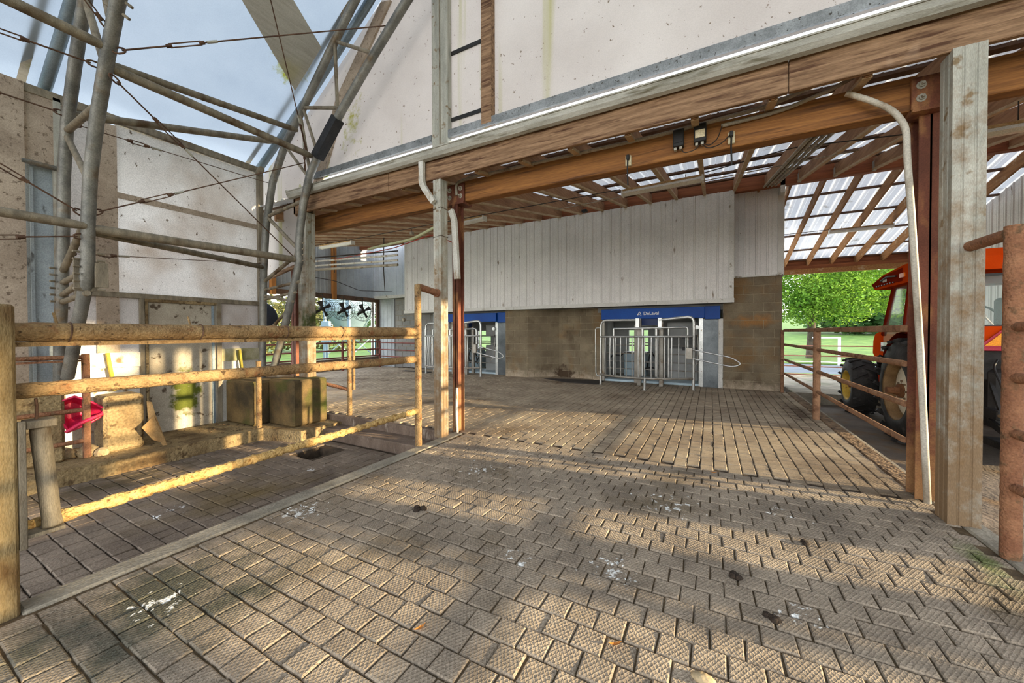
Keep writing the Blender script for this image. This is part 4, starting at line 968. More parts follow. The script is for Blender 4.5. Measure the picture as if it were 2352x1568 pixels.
for y in (.62, 1.2):
    MB().tube([(-3.09, y, 1.40), (-3.095, y-.012, 1.47)], .006, 6).build('wire_end', 'rust_rail', lf)
# big square post at the near end, with its roller
bp = thing('gate_post', (-3.08, .33, 0), 'big square manure-stained post at the left edge', 'post')
MB().box(-3.20, -2.955, .18, .462, -.5, 1.50, .012).build('shaft', 'post_dirty', bp)
ro = thing('cable_roller', (-3.0, .55, .3), 'dented steel roller on a flat bracket beside the square post', 'roller')
MB().box(-2.98, -2.955, .463, .488, .30, .93, .003).build('mount_bar', 'galv_dirty', ro)
MB().box(-3.06, -2.965, .488, .61, .345, .362).build('bottom_arm', 'galv_dirty', ro)
MB().box(-3.06, -2.965, .488, .59, .885, .925, .004).build('top_arm', 'galv_dirty', ro)
m = MB(); m.lathe((-3.01, .540, .872), (0, .07, -1), [(-.01, 0), (-.01, .034), (0, .036), (.46, .034), (.495, .037), (.505, .037), (.505, 0)], 18); m.build('roller', 'galv_dirty', ro)
MB().tube([(-3.01, .538, .92), (-3.01, .578, .33)], .010, 8).build('axle', 'galv', ro)
MB().tube([(-3.02, .53, .90), (-3.03, .535, .99), (-3.02, .53, 1.03)], .006, 6).build('tie_wire', 'wire_rust', ro)
# small tube gate standing on the ledge
sg = thing('tube_gate', (-6.4, 1.2, -.085), 'small rusty square-tube gate standing on the ledge', 'gate')
MB().box(-6.43, -6.37, 1.46, 1.52, -.086, 1.12, .006).build('end_post', 'rust_pipe', sg)
for z in (1.085, .475, .115):
    MB().tube([(-6.40, -.6, z+.02), (-6.40, 1.46, z)], .024, 8).build('rail', 'rust_pipe', sg)
MB().box(-6.44, -6.36, -.6, 1.46, 1.035, 1.055).build('flat_bar', 'rust_pipe', sg)
rough_tube([(-6.07, 3.19, -.087), (-6.07, 3.19, .93)], .036, 9, .05).build('stub_post', 'rust_rail', label='short rusty stub post in front of the mossy piers', cat='post')
# post and rails between the columns
cf = thing('pipe_fence', (-5.2, 4.2, 0), 'short tan pipe post with rails beside the galvanised corner column', 'fence')
rough_tube([(-5.25, 4.16, 0), (-5.25, 4.16, 1.30)], .036, 11, .06).build('post', 'rust_rail', cf)
rough_tube([(-5.20, 4.20, .42), (-5.20, 4.20, 1.29)], .024, 12, .06).build('post', 'rust_rail', cf)
rough_tube([(-5.83, 3.97, .54), (-5.25, 4.16, .42)], .030, 13, .06).build('rail', 'rust_pipe', cf)
# fence on the right of the alley
rf = thing('pipe_fence', (1.59, 2, 0), 'thick rusty pipe fence post with side rails at the right edge', 'fence')
rough_tube([(1.59, 3.36, 0), (1.59, 3.36, 1.985)], .044, 21, .03, 14).build('end_post', 'rust_pipe', rf)
MB().tube(fillet([(1.59, 3.36, 1.945), (1.575, 3.76, 1.945)], .02, 3), .036, 12).build('brace_pipe', 'rust_pipe', rf)
for z in (1.386, 1.085, .755, .435):
    rough_tube([(1.59, 3.34, z), (1.60, -1.6, z)], .030, int(z*100), .05).build('rail', 'rust_pipe', rf)
# gate between alley and tractor
gr = thing('pipe_gate', (1.46, 7.2, 0), 'brown four-rail pipe gate between the paved alley and tractor', 'gate')
MB().box(1.43, 1.49, 4.37, 10.2, 1.355, 1.415, .008).build('top_rail', 'rust_gate', gr)
for z, r in ((1.085, .026), (.745, .026), (.435, .026)):
    rough_tube([(1.46, 4.37, z), (1.46, 10.2, z-.01)], r, int(z*100), .04, 10, .06).build('rail', 'rust_gate', gr)
rough_tube([(1.45, 7.30, 0), (1.45, 7.30, 1.36)], .048, 31, .04, 12).build('middle_post', 'rust_gate', gr)
MB().box(1.385, 1.445, 10.18, 10.24, 0, 1.40, .006).build('end_post', 'rust_gate', gr)
# dark red fence at the window
wf = thing('pipe_fence', (-11.6, 8, 0), 'dark red pipe fence inside the long open window', 'fence')
for y in (5.4, 7.1, 8.9, 10.6):
    MB().tube([(-11.6, y, 0), (-11.6, y, 1.05)], .04, 8).build('post', 'fence_red', wf)
for z in (1.0, .72, .47):
    MB().tube([(-11.6, 4.4, z), (-11.6, 10.6, z)], .026, 8).build('rail', 'fence_red', wf)
wg_ = thing('pipe_gate', (-10, 10.5, 0), 'dark red pipe gate across the corner beside the block wall', 'gate')
for z in (.97, .70, .44):
    MB().tube([(-11.5, 10.55, z), (-9.15, 10.2, z)], .022, 8).build('rail', 'fence_red', wg_)
MB().tube([(-9.15, 10.2, .3), (-9.15, 10.2, 1.05)], .03, 8).build('end_post', 'fence_red', wg_)
MB().tube([(-11.5+.12*math.cos(a), 10.42, .62+.14*math.sin(a)) for a in [2*math.pi*i/14 for i in range(14)]], .012, 6, closed=True).build('hose_loop', 'fence_red', wg_)
# thin salmon pipe fence across the yard beyond the tractor
yf = thing('pipe_fence', (4, 16.0, -.15), 'thin salmon pipe fence in front of the road', 'fence')
for z in (1.0, .66, .30, .02):
    MB().tube([(0, 15.9, z-.12), (8, 15.9, z-.12)], .022, 6).build('rail', 'fence_salmon', yf)
for x in (1.5, 3.1, 4.9, 6.6):
    MB().tube([(x, 15.9, -.13), (x+.1, 15.9, .92)], .03, 6).build('post', 'fence_salmon', yf)
# ------------------------------------------------------------------ tractor behind the gate
tr = thing('tractor', (3.15, 7.8, -.15), 'orange cab tractor with cream and yellow wheels parked behind the gate', 'tractor')
XC = 3.15
def wheel(x_out, side, yc, zc, R, w, rim_r, dish, rim_m, disc_m, lugs, name):
    s = side                                        # -1: outer face toward -x
    xi = x_out - s*w
    A = (s, 0, 0)                                   # axis pointing outward
    c = (xi, yc, zc)
    m = MB()
    m.lathe(c, A, [(0, rim_r), (.0, rim_r+.06), (w*.10, R*.93), (w*.22, R*.965), (w*.78, R*.965), (w*.90, R*.93), (w, rim_r+.06), (w, rim_r), (w*.9, rim_r-.01)], 40)
    for k in range(lugs):
        a0 = 2*math.pi*k/lugs
        for half in (0, 1):
            pts = []
            for i in range(5):
                t = i/4; a = a0 + half*math.pi/lugs + t*.22
                xx = w*(.5 - .5*t*1.02) if half == 0 else w*(.5+.5*t*1.02)
                rr = R*.975 if t < .8 else R*.945
                pts.append(Vector(c)+Vector((s*xx, 0, 0))+Vector((0, math.cos(a)*rr, math.sin(a)*rr)))
            for p, q in zip(pts, pts[1:]):
                up = ((p+q)/2-Vector((((p+q)/2).x, yc, zc)))
                m.bar(p, q, .05*R/.7, R*.055, up)
    t = m.build(name+'_wheel', 'tyre', tr)
    MB().lathe(c, A, [(0, rim_r-.01), (w*.94, rim_r-.01), (w, rim_r), (w*.96, rim_r-.02), (w*.85, rim_r-.03), (dish-.02, rim_r-.035)], 36).build(name+'_rim', rim_m, t)
    MB().lathe(c, A, [(dish-.02, 0), (dish-.02, rim_r-.03), (dish-.01, rim_r-.08), (dish+.012, rim_r*.52), (dish+.03, rim_r*.42), (dish+.03, 0)], 36).build(name+'_disc', disc_m, t)
    hb = MB().lathe(c, A, [(dish+.02, rim_r*.24), (dish+.07, rim_r*.24), (dish+.07, rim_r*.15), (dish+.12, rim_r*.13), (dish+.12, 0)], 14, False).build(name+'_hub', 'hub_rust', t)
    for k in range(8):
        a = 2*math.pi*k/8
        MB().lathe((c[0]+s*(dish+.03), yc+math.cos(a)*rim_r*.33, zc+math.sin(a)*rim_r*.33), A, [(0, .014), (.018, .014), (.018, 0)], 6, False).build('wheel_nut', 'galv', t)
    return t
def wheel_lugs(fw, x, yc, zc, rr, n):
    for k in range(n):
        a = 2*math.pi*k/n
        MB().box(x-.02, x+.02, yc+math.cos(a)*rr-.025, yc+math.cos(a)*rr+.025, zc+math.sin(a)*rr-.025, zc+math.sin(a)*rr+.025).build('rim_clamp', 'rim_cream', fw)
wheel(2.20, -1, 6.90, .56, .71, .46, .40, .35, 'rim_inner', 'rim_white', 20, 'rear')
wheel(4.10, 1, 6.90, .56, .71, .46, .40, .35, 'rim_inner', 'rim_white', 20, 'rear')
fw = wheel(2.24, -1, 9.10, .36, .51, .36, .28, .20, 'rim_yellow', 'rim_yellow', 16, 'front')
wheel(4.06, 1, 9.10, .36, .51, .36, .28, .20, 'rim_yellow', 'rim_yellow', 16, 'front')
wheel_lugs(fw, 2.36, 9.10, .36, .20, 12)
MB().tube([(2.20, 6.9, .56), (2.12, 6.9, .56)], .045, 12).build('axle_stub', 'hub_rust', tr)
MB().tube([(2.4, 6.9, .56), (3.9, 6.9, .56)], .11, 12).build('rear_axle', 'chassis', tr)
MB().tube([(2.5, 9.1, .36), (3.8, 9.1, .36)], .07, 10).build('front_axle', 'chassis', tr)
# chassis, engine, hood
MB().box(XC-.20, XC+.20, 6.2, 9.6, .35, .85, .05).build('transmission', 'chassis', tr)
MB().box(XC-.30, XC+.30, 7.7, 9.5, .55, .92, .03).build('engine', 'chassis', tr)
m = MB()
prof = [(7.55, .92), (9.62, .86), (9.72, .95), (9.70, 1.18), (9.62, 1.30), (9.45, 1.345), (7.55, 1.40)]
m.prism([(XC-.36, y, z) for y, z in prof], (.72, 0, 0)); m.build('hood', 'orange', tr)
MB().box(XC-.372, XC-.362, 8.05, 9.30, 1.00, 1.09).build('name_strip', 'decal_black', tr)
MB().box(XC-.371, XC-.362, 8.05, 9.30, 1.10, 1.16).build('white_strip', 'decal_white', tr)
text('lettering', 'ALLIS-CHALMERS', (XC-.376, 9.24, 1.018), .082, 'decal_white', tr, (math.pi/2, 0, -math.pi/2), .002)
MB().box(XC-.30, XC+.30, 9.70, 9.76, .62, 1.20, .02).build('grille', 'decal_black', tr)
MB().box(XC-.25, XC+.25, 9.6, 9.95, .35, .60, .02).build('front_weight', 'orange_dark', tr)
MB().tube([(XC+.2, 8.6, 1.35), (XC+.2, 8.6, 2.1)], .035, 10).build('exhaust', 'chassis', tr)
# fenders and cab
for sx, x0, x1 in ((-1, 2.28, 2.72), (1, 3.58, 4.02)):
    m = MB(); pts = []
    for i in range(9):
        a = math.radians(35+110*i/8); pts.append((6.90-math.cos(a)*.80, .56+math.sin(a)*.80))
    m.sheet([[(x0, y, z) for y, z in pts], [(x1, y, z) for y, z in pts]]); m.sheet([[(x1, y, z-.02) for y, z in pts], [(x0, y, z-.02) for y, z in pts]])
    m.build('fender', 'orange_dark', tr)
CX0, CX1 = 2.42, 3.88
MB().box(CX0+.2, CX1-.2, 6.1, 7.75, .80, 1.18, .03).build('cab_floor', 'chassis', tr)
MB().box(CX0+.02, CX1-.02, 5.98, 6.06, 1.20, 1.42, .01).build('rear_panel', 'orange', tr)
MB().box(CX0+.02, CX1-.02, 5.97, 6.04, 1.15, 1.20, .005).build('rear_strip', 'smv_red', tr)
for x in (CX0, CX1-.05):
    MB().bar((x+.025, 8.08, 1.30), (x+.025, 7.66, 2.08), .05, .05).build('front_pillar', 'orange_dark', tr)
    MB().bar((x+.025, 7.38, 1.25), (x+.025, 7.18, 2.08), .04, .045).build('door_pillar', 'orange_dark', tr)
    MB().bar((x+.025, 6.02, 1.20), (x+.025, 5.98, 2.06), .06, .06).build('rear_pillar', 'decal_black', tr)
    MB().prism([(x+.02, 8.04, 1.32), (x+.02, 7.41, 1.28), (x+.02, 7.22, 2.05), (x+.02, 7.65, 2.05)], (.008, 0, 0)).build('side_glass', 'glass', tr)
    MB().prism([(x+.02, 7.36, 1.28), (x+.02, 6.08, 1.40), (x+.02, 6.03, 2.05), (x+.02, 7.17, 2.05)], (.008, 0, 0)).build('rear_side_glass', 'glass', tr)
    MB().prism([(x+.018, 8.06, 1.00), (x+.018, 7.72, 1.00), (x+.018, 7.72, 1.30), (x+.018, 8.06, 1.32)], (.012, 0, 0)).build('lower_glass', 'glass', tr)
MB().prism([(CX0+.05, 8.085, 1.32), (CX1-.05, 8.085, 1.32), (CX1-.05, 7.67, 2.06), (CX0+.05, 7.67, 2.06)], (0, .008, 0)).build('windshield', 'glass', tr)
MB().box(CX0+.06, CX1-.06, 6.0, 6.008, 1.42, 1.97).build('rear_glass', 'glass', tr)
m = MB(); m.box(CX0+.02, CX1-.02, 5.985, 6.03, 1.96, 1.985); m.box(CX0+.02, CX1-.02, 5.985, 6.03, 1.405, 1.43); m.build('window_seal', 'decal_black', tr)
m = MB()
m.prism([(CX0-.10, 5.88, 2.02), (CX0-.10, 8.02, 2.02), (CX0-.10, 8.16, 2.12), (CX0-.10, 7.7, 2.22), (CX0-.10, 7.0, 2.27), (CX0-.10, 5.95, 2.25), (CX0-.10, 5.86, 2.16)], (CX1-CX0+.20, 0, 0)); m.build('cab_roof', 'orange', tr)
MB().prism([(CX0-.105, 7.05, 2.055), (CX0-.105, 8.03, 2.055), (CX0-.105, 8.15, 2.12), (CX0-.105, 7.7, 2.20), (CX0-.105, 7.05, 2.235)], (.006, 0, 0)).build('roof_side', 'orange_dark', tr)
for i in range(7):
    MB().box(CX0-.112, CX0-.104, 7.3+.1*i, 7.34+.1*i, 2.06, 2.075).build('roof_vent', 'decal_black', tr)
MB().box(CX0-.12, CX0-.10, 6.95, 7.10, 2.10, 2.16, .006).build('marker_lamp', 'amber', tr)
MB().tube(fillet([(CX0-.115, 7.75, 2.13), (CX0-.12, 7.5, 2.17), (CX0-.12, 7.2, 2.14)], .05), .012, 6).build('wiring', 'black_plastic', tr)
MB().box(CX0-.11, CX0-.08, 7.55, 7.70, 2.10, 2.15, .01).build('work_lamp', 'pvc', tr)
m = MB(); m.box(2.95, 3.35, 6.55, 6.95, 1.18, 1.30, .04); m.box(2.95, 3.35, 6.50, 6.60, 1.25, 1.75, .04); m.build('seat', 'chassis', tr)
m = MB(); m.tube([(3.15+.19*math.cos(a), 7.35+.05*math.sin(a), 1.55+.16*math.sin(a)) for a in [2*math.pi*i/16 for i in range(16)]], .013, 6, closed=True); m.tube([(3.15, 7.4, 1.52), (3.15, 7.6, 1.1)], .03, 8); m.build('steering_wheel', 'chassis', tr)
m = MB(); m.tube([(2.80, 6.2, 1.40), (2.72, 6.2, 1.52)], .008, 6); m.lathe((2.71, 6.2, 1.535), (0, -1, 0), [(-.01, .0), (-.01, .022), (.01, .022), (.01, 0)], 10, False); m.build('lever', 'pvc', tr)
# slow-moving triangle
sm_ = MB(); sm_.prism([(2.56, 5.955, 1.19), (2.96, 5.955, 1.19), (2.76, 5.955, 1.40)], (0, .01, 0)); sv = sm_.build('warning_triangle', 'smv_red', tr)
MB().prism([(2.61, 5.945, 1.205), (2.91, 5.945, 1.205), (2.76, 5.945, 1.375)], (0, .006, 0)).build('orange_field', 'smv_orange', sv)
for z in (1.23, 1.315):
    MB().lathe((2.76, 5.945, z), (0, -1, 0), [(0, .012), (.004, .012), (.004, 0)], 8, False).build('triangle_bolt', 'orange_dark', sv)
# hitch clutter at the back
MB().box(2.70, 3.6, 6.05, 6.35, .30, .95, .04).build('rear_housing', 'chassis', tr)
MB().box(2.66, 2.86, 5.85, 6.1, .42, .52, .01).build('valve_block', 'chassis', tr)
MB().box(2.66, 3.6, 5.70, 6.1, .12, .20, .01).build('drawbar_frame', 'chassis', tr)
for i in range(4):
    MB().lathe((2.68+.05*i, 5.85, .47), (0, -1, 0), [(0, .018), (.06, .018), (.06, .011), (.09, .011), (.09, 0)], 8, False).build('coupler', 'galv', tr)
    MB().tube(fillet([(2.68+.05*i, 5.80, .52), (2.66+.04*i, 5.75, .75), (2.66+.06*i, 5.92, .98), (2.75+.1*i, 6.05, 1.05)], .15), .010, 6).build('hydraulic_hose', 'black_plastic', tr)
for x in (2.72, 3.45):
    MB().bar((x, 6.2, .40), (x-.02, 5.55, .22), .03, .07).build('lift_arm', 'chassis', tr)
    MB().bar((x, 6.15, .90), (x, 5.8, .30), .03, .03).build('lift_rod', 'chassis', tr)
tr.scale = (1.165, 1.165, 1.165); tr.location = (3.67, 9.087, -.40)
# ------------------------------------------------------------------ trees, silo and yard beyond the openings
def tree(x, y, z0, trunk_h, blobs, n, leaf, material, label, seed, leaf_size=.16, trunk_r=.18):
    rng = random.Random(seed); t = thing('tree', (x, y, z0), label, 'tree', 'trees beyond the barn')
    top = Vector((x, y, z0+trunk_h+blobs[0][3]*.6))
    m = MB(); m.tube([(x, y, z0-.1), (x+.05, y, z0+trunk_h*.5), (x, y, z0+trunk_h), top], trunk_r, 8, rads=[trunk_r*1.2, trunk_r, trunk_r*.9, trunk_r*.3])
    for bx, by, bz, r in blobs[1:]:
        e = Vector((x+bx, y+by, z0+bz)); s = Vector((x, y, z0+trunk_h*rng.uniform(.75, 1.1)))
        m.tube([s, s.lerp(e, .5)+Vector((0, 0, .2)), e], .05, 6, rads=[trunk_r*.45, trunk_r*.3, .02])
    m.build('trunk', 'bark', t)
    m = MB(); tot = sum(b[3]**2 for b in blobs)
    for bx, by, bz, r in blobs:
        c = Vector((x+bx, y+by, z0+bz))
        for _ in range(int(n*r*r/tot)):
            d = Vector((rng.gauss(0, 1), rng.gauss(0, 1), rng.gauss(0, 1))).normalized()
            p = c + d*r*(rng.random()**.33)*Vector((1, 1, .8)).length/1.6
            a = Vector((rng.gauss(0, 1), rng.gauss(0, 1), rng.gauss(0, .6))).normalized()
            b = a.cross(Vector((rng.gauss(0, 1), rng.gauss(0, 1), rng.gauss(0, 1)))).normalized()
            s = leaf_size*rng.uniform(.6, 1.3)
            m.add([p-a*s, p-b*s*.5, p+a*s, p+b*s*.5], [(0, 1, 2, 3)])
    m.build('foliage', material, t)
tree(4.6, 24.5, 0, 2.6, [(0, 0, 4.6, 2.2), (-1.6, -.4, 3.4, 1.6), (1.7, -.3, 3.5, 1.6), (-.4, -1.2, 3.0, 1.4), (1.0, -1.2, 2.9, 1.3), (-2.6, 0, 4.8, 1.5), (2.8, .2, 4.8, 1.6), (0, -.6, 6.2, 1.8), (3.2, -.5, 3.0, 1.0)],
     42000, .12, 'leaf', 'bright green leafy tree standing on the lawn behind the road', 3, .065)
for i, (x, y, h, r, m_, lb) in enumerate([(12, 46, 5.5, 3.8, 'leaf_dark', 'dark green tree far behind the lawn, above the tractor cab'), (0, 58, 6, 4.5, 'leaf_dark', 'dark green tree far behind the bright leafy tree'),
                                      (21.5, 44, 5.5, 4.0, 'leaf', 'light green tree far away seen through the cab rear window'), (32, 52, 6, 4.5, 'leaf_dark', 'dark green tree at the far right end of the lawn')]):
    tree(x, y, -.1+(y-23)*.055, 2.0, [(0, 0, h*.8, r), (-r*.7, 0, h*.55, r*.7), (r*.7, 0, h*.55, r*.7), (0, -r*.4, h*.4, r*.7)], 4000, .3, m_, lb, 40+i, .38, .3)
for i, (x, y, h, r, m_, lb) in enumerate([(-30, 19.5, 5, 3.0, 'leaf_autumn', 'yellowish tree beyond the window, behind the left fan'), (-28, 12.5, 4.5, 2.6, 'leaf_autumn', 'olive tree seen between truss leg and corner column'),
                                      (-37, 31, 6.5, 3.8, 'leaf_dark', 'green tree behind the feed silo'), (-25, 6.5, 4, 2.4, 'leaf_dark', 'green tree left of the arch truss foot beyond the window')]):
    tree(x, y, -.2, 1.2, [(0, 0, h*.8, r), (-r*.6, 0, h*.5, r*.7), (r*.5, -r*.6, h*.5, r*.7), (r*.4, r*.6, h*.35, r*.7), (0, -r, h*.3, r*.6)], 4500, .2, m_, lb, 60+i, .2, .16)
# feed silo on legs
si = thing('feed_silo', (-17.5, 13.6, -.2), 'pale blue-grey feed silo on legs outside the window', 'silo')
c = (-17.5, 13.9, 0)
prof = []
for i in range(26):
    z = 2.45+.11*i; prof += [(z, 1.30), (z+.03, 1.33), (z+.06, 1.33), (z+.09, 1.30)]
MB().lathe(c, (0, 0, 1), prof, 32).build('drum', 'silo', si)
MB().lathe(c, (0, 0, 1), [(5.3, 1.33), (6.2, .3), (6.25, 0)], 32).build('lid', 'silo', si)
MB().lathe(c, (0, 0, 1), [(.72, .16), (1.0, .30), (2.45, 1.30)], 32).build('cone', 'silo', si)
MB().lathe((c[0], c[1], .35), (.3, -.3, -.6), [(-.4, .14), (0, .15), (.5, .13), (.5, 0)], 14).build('boot', 'silo_dark', si)
for k in range(6):
    a = math.radians(20+60*k); x, y = c[0]+1.36*math.cos(a), c[1]+1.36*math.sin(a)
    MB().box(x-.07, x+.07, y-.05, y+.05, -.2, 4.6).build('leg', 'silo', si)
    b2 = math.radians(80+60*k); MB().bar((x, y, .1), (c[0]+1.36*math.cos(b2), c[1]+1.36*math.sin(b2), 1.2), .03, .05).build('brace', 'silo', si)
MB().box(-18.3, -17.9, 16.2, 16.6, -.2, .9, .03).build('teal_bin', 'tank_teal', label='small teal bin standing beside the feed silo', cat='bin')
m = MB(); m.box(-16.3, -15.75, 11.35, 11.5, .9, 1.9, .02); m.tube([(-16.0, 11.42, -.2), (-16.0, 11.42, .95)], .05, 8); m.build('control_box', 'silo', label='pale grey control box on a pole in front of the silo', cat='box')
# white swing arm on the lawn
wa = thing('white_post', (5.05, 24.0, 0), 'white post with a level arm standing on the lawn', 'post')
MB().box(5.0, 5.09, 21.4, 21.5, -.15, 1.12).build('post', 'white_paint', wa)
MB().box(4.1, 5.04, 21.42, 21.48, 1.06, 1.12).build('arm', 'white_paint', wa)
# unseen posts and curtain, added to break the low sun into floor bands
ob = struct('sun_mask_right', (8.6, 0, 2))
for y, w in ((-3.2, .3), (-.9, .2), (1.0, .18), (2.3, .2), (3.35, .14)):
    MB().box(8.9, 9.05, y, y+w, -.5, 3.4).build('shadow_post', 'timber_post', ob)
MB().box(8.9, 9.05, -9.8, 4.0, 3.3, 4.4).build('sun_mask_curtain', 'fabric_tan', ob)
cp = struct('sun_mask_corner', (5.5, 4.2, 0))  # unseen post and leaf, added to cast shadow bands across the alley
MB().box(5.45, 5.58, 2.98, 3.40, -.45, 3.1).build('shadow_post_near', 'timber_post', cp)
MB().box(5.48, 5.54, 3.84, 4.56, -.40, 2.9).build('shadow_panel', 'siding', cp)
# ------------------------------------------------------------------ lamps, conduits, boxes, fans
def lamp(p, q, label, group='fluorescent strip lamps'):
    p, q = Vector(p), Vector(q); d = (q-p).normalized(); t = thing('strip_lamp', (p+q)/2, label, 'lamp', group)
    m = MB(); m.bar(p, q, .12, .03); m.build('housing', 'lamp_rust', t)
    m = MB(); r = d.cross(Vector((0, 0, 1))).normalized(); u = Vector((0, 0, 1))
    poly = [p+r*.055-u*.015, p+r*.065-u*.055, p+r*.03-u*.085, p-r*.03-u*.085, p-r*.065-u*.055, p-r*.055-u*.015]
    m.prism(poly, q-p); m.build('diffuser', 'lamp_body', t)
    for e, s in ((p, 1), (q, -1)):
        m = MB(); m.bar(e-d*s*.012, e+d*s*.012, .135, .10); c = m.build('end_cap', 'lamp_body', t); c.location.z -= .04
    for f in (.2, .8):
        e = p.lerp(q, f); MB().tube([e+Vector((0, 0, .01)), e+Vector((0, 0, rafter_z(e.y)-e.z))], .005, 5).build('hanger', 'cable', t)
    return t
lamp((-1.36, 6.66, 3.80), (-.12, 6.60, 3.80), 'long strip lamp with rusty top above the right half of the alley')
lamp((-9.8, 6.85, 3.82), (-8.5, 6.87, 3.82), 'strip lamp at the far left of the shed, beside the corner column')
lamp((-4.95, 6.79, 3.80), (-4.22, 6.70, 3.80), 'strip lamp half hidden behind the middle steel post')
lamp((2.72, 12.5, 3.99), (3.93, 12.5, 3.99), 'clean white strip lamp under the back roof slope above the tree')
lamp((2.55, 5.9, 3.50), (3.78, 5.85, 3.50), 'strip lamp at the right edge under the front roof slope')
def wire(pts, r, material, label, name='cable', cat='cable', group=None, n=6):
    return MB().tube(fillet(pts, .15, 6), r, n).build(name, material, label=label, cat=cat, group=group)
wire([(-11.8, 6.9, 3.9), (-8.4, 6.85, 3.86), (-4.3, 6.75, 3.86), (-1.4, 6.65, 3.84)], .008, 'cable', 'thin lamp cable strung under the rafters left of the long lamp')
wire([(-.1, 6.58, 3.84), (1.0, 6.4, 3.9), (2.5, 5.9, 3.56)], .008, 'cable', 'thin lamp cable strung right from the long lamp')
wire([(1.45, 12.4, 3.98), (2.7, 12.45, 4.0)], .008, 'cable', 'thin cable feeding the white back lamp')
wire([(-3.2, 8.1, 4.18), (.3, 7.4, 4.02), (1.9, 7.2, 4.0)], .008, 'pvc_grey', 'grey line strung under rafters near the upper siding')
# conduits on the mid beam
wire([(-3.02, 4.10, 3.20), (-3.04, 4.10, 3.36), (-2.85, 4.10, 3.395), (-.5, 4.10, 3.37), (.45, 4.10, 3.40), (1.02, 4.0, 3.50), (1.3, 3.9, 3.52)], .020, 'pvc_grey', 'upper grey conduit along the mid beam', 'conduit', 'conduit', 'conduits on the mid beam', 8)
wire([(.08, 4.12, 3.33), (.55, 4.12, 3.34), (.95, 4.08, 3.42), (1.2, 3.95, 3.50)], .018, 'pvc_grey', 'lower grey conduit right of the black junction boxes', 'conduit', 'conduit', 'conduits on the mid beam', 8)
wire([(.98, 4.05, 3.33), (1.13, 4.05, 3.23), (1.27, 4.05, 3.11), (1.345, 4.05, 2.96), (1.35, 4.05, 2.75), (1.385, 4.06, 2.25), (1.45, 4.08, 1.2), (1.50, 4.08, .02)], .022, 'pvc_pipe', 'white plastic pipe curving down beside the right steel post', 'downpipe', 'pipe', None, 10)
for i in range(4):
    wire([(1.02+.07*i, 4.5, rafter_z(4.5)-.02), (1.02+.07*i, 7, rafter_z(7)-.02), (1.02+.07*i, 9.9, rafter_z(9.9)-.02)], .022, 'pvc_grey', ['first', 'second', 'third', 'fourth'][i]+' from the left of four grey conduits under the rafters', 'conduit', 'conduit', 'bundle of conduits', 7)
# junction boxes
def jbox(x, z, w, h, label, lbl):
    t = thing('junction_box', (x, 4.13, z), label, 'box', 'boxes on the mid beam')
    MB().box(x-w/2, x+w/2, 4.07, 4.15, z-h/2, z+h/2, .006).build('case', 'black_plastic', t)
    MB().box(x-w*.38, x+w*.38, 4.063, 4.072, z-h*.30, z+h*.12).build('label_plate', lbl, t)
    for dx in (-.03, .02):
        MB().box(x+dx-.012, x+dx+.012, 4.09, 4.13, z-h/2-.025, z-h/2).build('gland', 'galv', t)
    return t
jbox(-.292, 3.29, .10, .17, 'black junction box with dark label, left of the pair on the mid beam', 'decal_black')
jbox(-.10, 3.295, .11, .175, 'black junction box with beige label, right of the pair on the mid beam', 'rim_cream')
wire([(-.27, 4.11, 3.19), (-.24, 4.09, 3.13), (-.14, 4.09, 3.14), (-.10, 4.11, 3.20)], .005, 'cable', 'drooping black cable between the two junction boxes')
wire([(-.07, 4.11, 3.20), (-.02, 4.09, 3.15), (.05, 4.09, 3.20), (.09, 4.11, 3.33)], .005, 'cable', 'drooping black cable from the beige junction box to the conduit')
wire([(-.09, 4.11, 3.20), (-.03, 4.08, 3.12), (.08, 4.08, 3.14), (.15, 4.11, 3.22)], .005, 'cable', 'drooping black cable from the junction box to the outlet')
for x, z, lb in ((.165, 3.20, 'right'), (-.785, 3.19, 'left')):
    t = thing('outlet', (x, 4.14, z), 'beige outlet with a hanging black cord, %s of the junction boxes' % lb, 'outlet', 'outlets on the mid beam')
    MB().box(x-.03, x+.03, 4.12, 4.15, z-.055, z+.055, .005).build('plate', 'rim_cream', t)
    MB().tube([(x, 4.10, z+.02), (x-.003, 4.09, z-.10), (x+.003, 4.09, z-.27)], .008, 7).build('cord', 'black_plastic', t)
    MB().box(x-.015, x+.015, 4.085, 4.12, z, z+.05, .004).build('plug', 'black_plastic', t)
# downspouts at the left column
dsp = thing('downspout', (-3.2, 3.74, 3.0), 'stained white downspout bending from gutter to column', 'downspout')
pts = fillet([(-3.30, 3.73, 3.56), (-3.30, 3.73, 3.27), (-3.13, 3.735, 3.04)], .08, 6)
m = MB()
for a, b in zip(pts, pts[1:]): m.bar(a, b+(b-a)*.15, .05, .07, (1, 0, 0))
m.build('upper_pipe', 'pvc', dsp)
pts = fillet([(-3.03, 3.98, 2.97), (-2.99, 4.0, 2.85), (-2.96, 4.02, 2.1)], .05, 5)
m = MB()
for a, b in zip(pts, pts[1:]): m.bar(a, b+(b-a)*.05, .05, .07, (1, 0, 0))
m.build('lower_pipe', 'pvc', dsp)
wire([(-3.0, 4.06, .62), (-3.005, 4.05, .3), (-2.99, 4.05, .02)], .018, 'pvc', 'thin white pipe at the foot of the middle steel post', 'riser_pipe', 'pipe', None, 8)
wire([(-3.3, 4.1, 2.85), (-3.9, 4.2, 2.74), (-4.7, 4.3, 2.74), (-5.0, 4.35, 2.74)], .022, 'hose_green', 'pale green hose sagging below the mid beam', 'hose', 'hose', None, 8)
wire([(-3.15, 4.2, 2.60), (-3.6, 4.3, 2.80), (-4.6, 4.5, 2.74), (-7.0, 5.2, 2.9)], .007, 'wire_red', 'red cord strung behind the green hose', 'cord', 'cord')
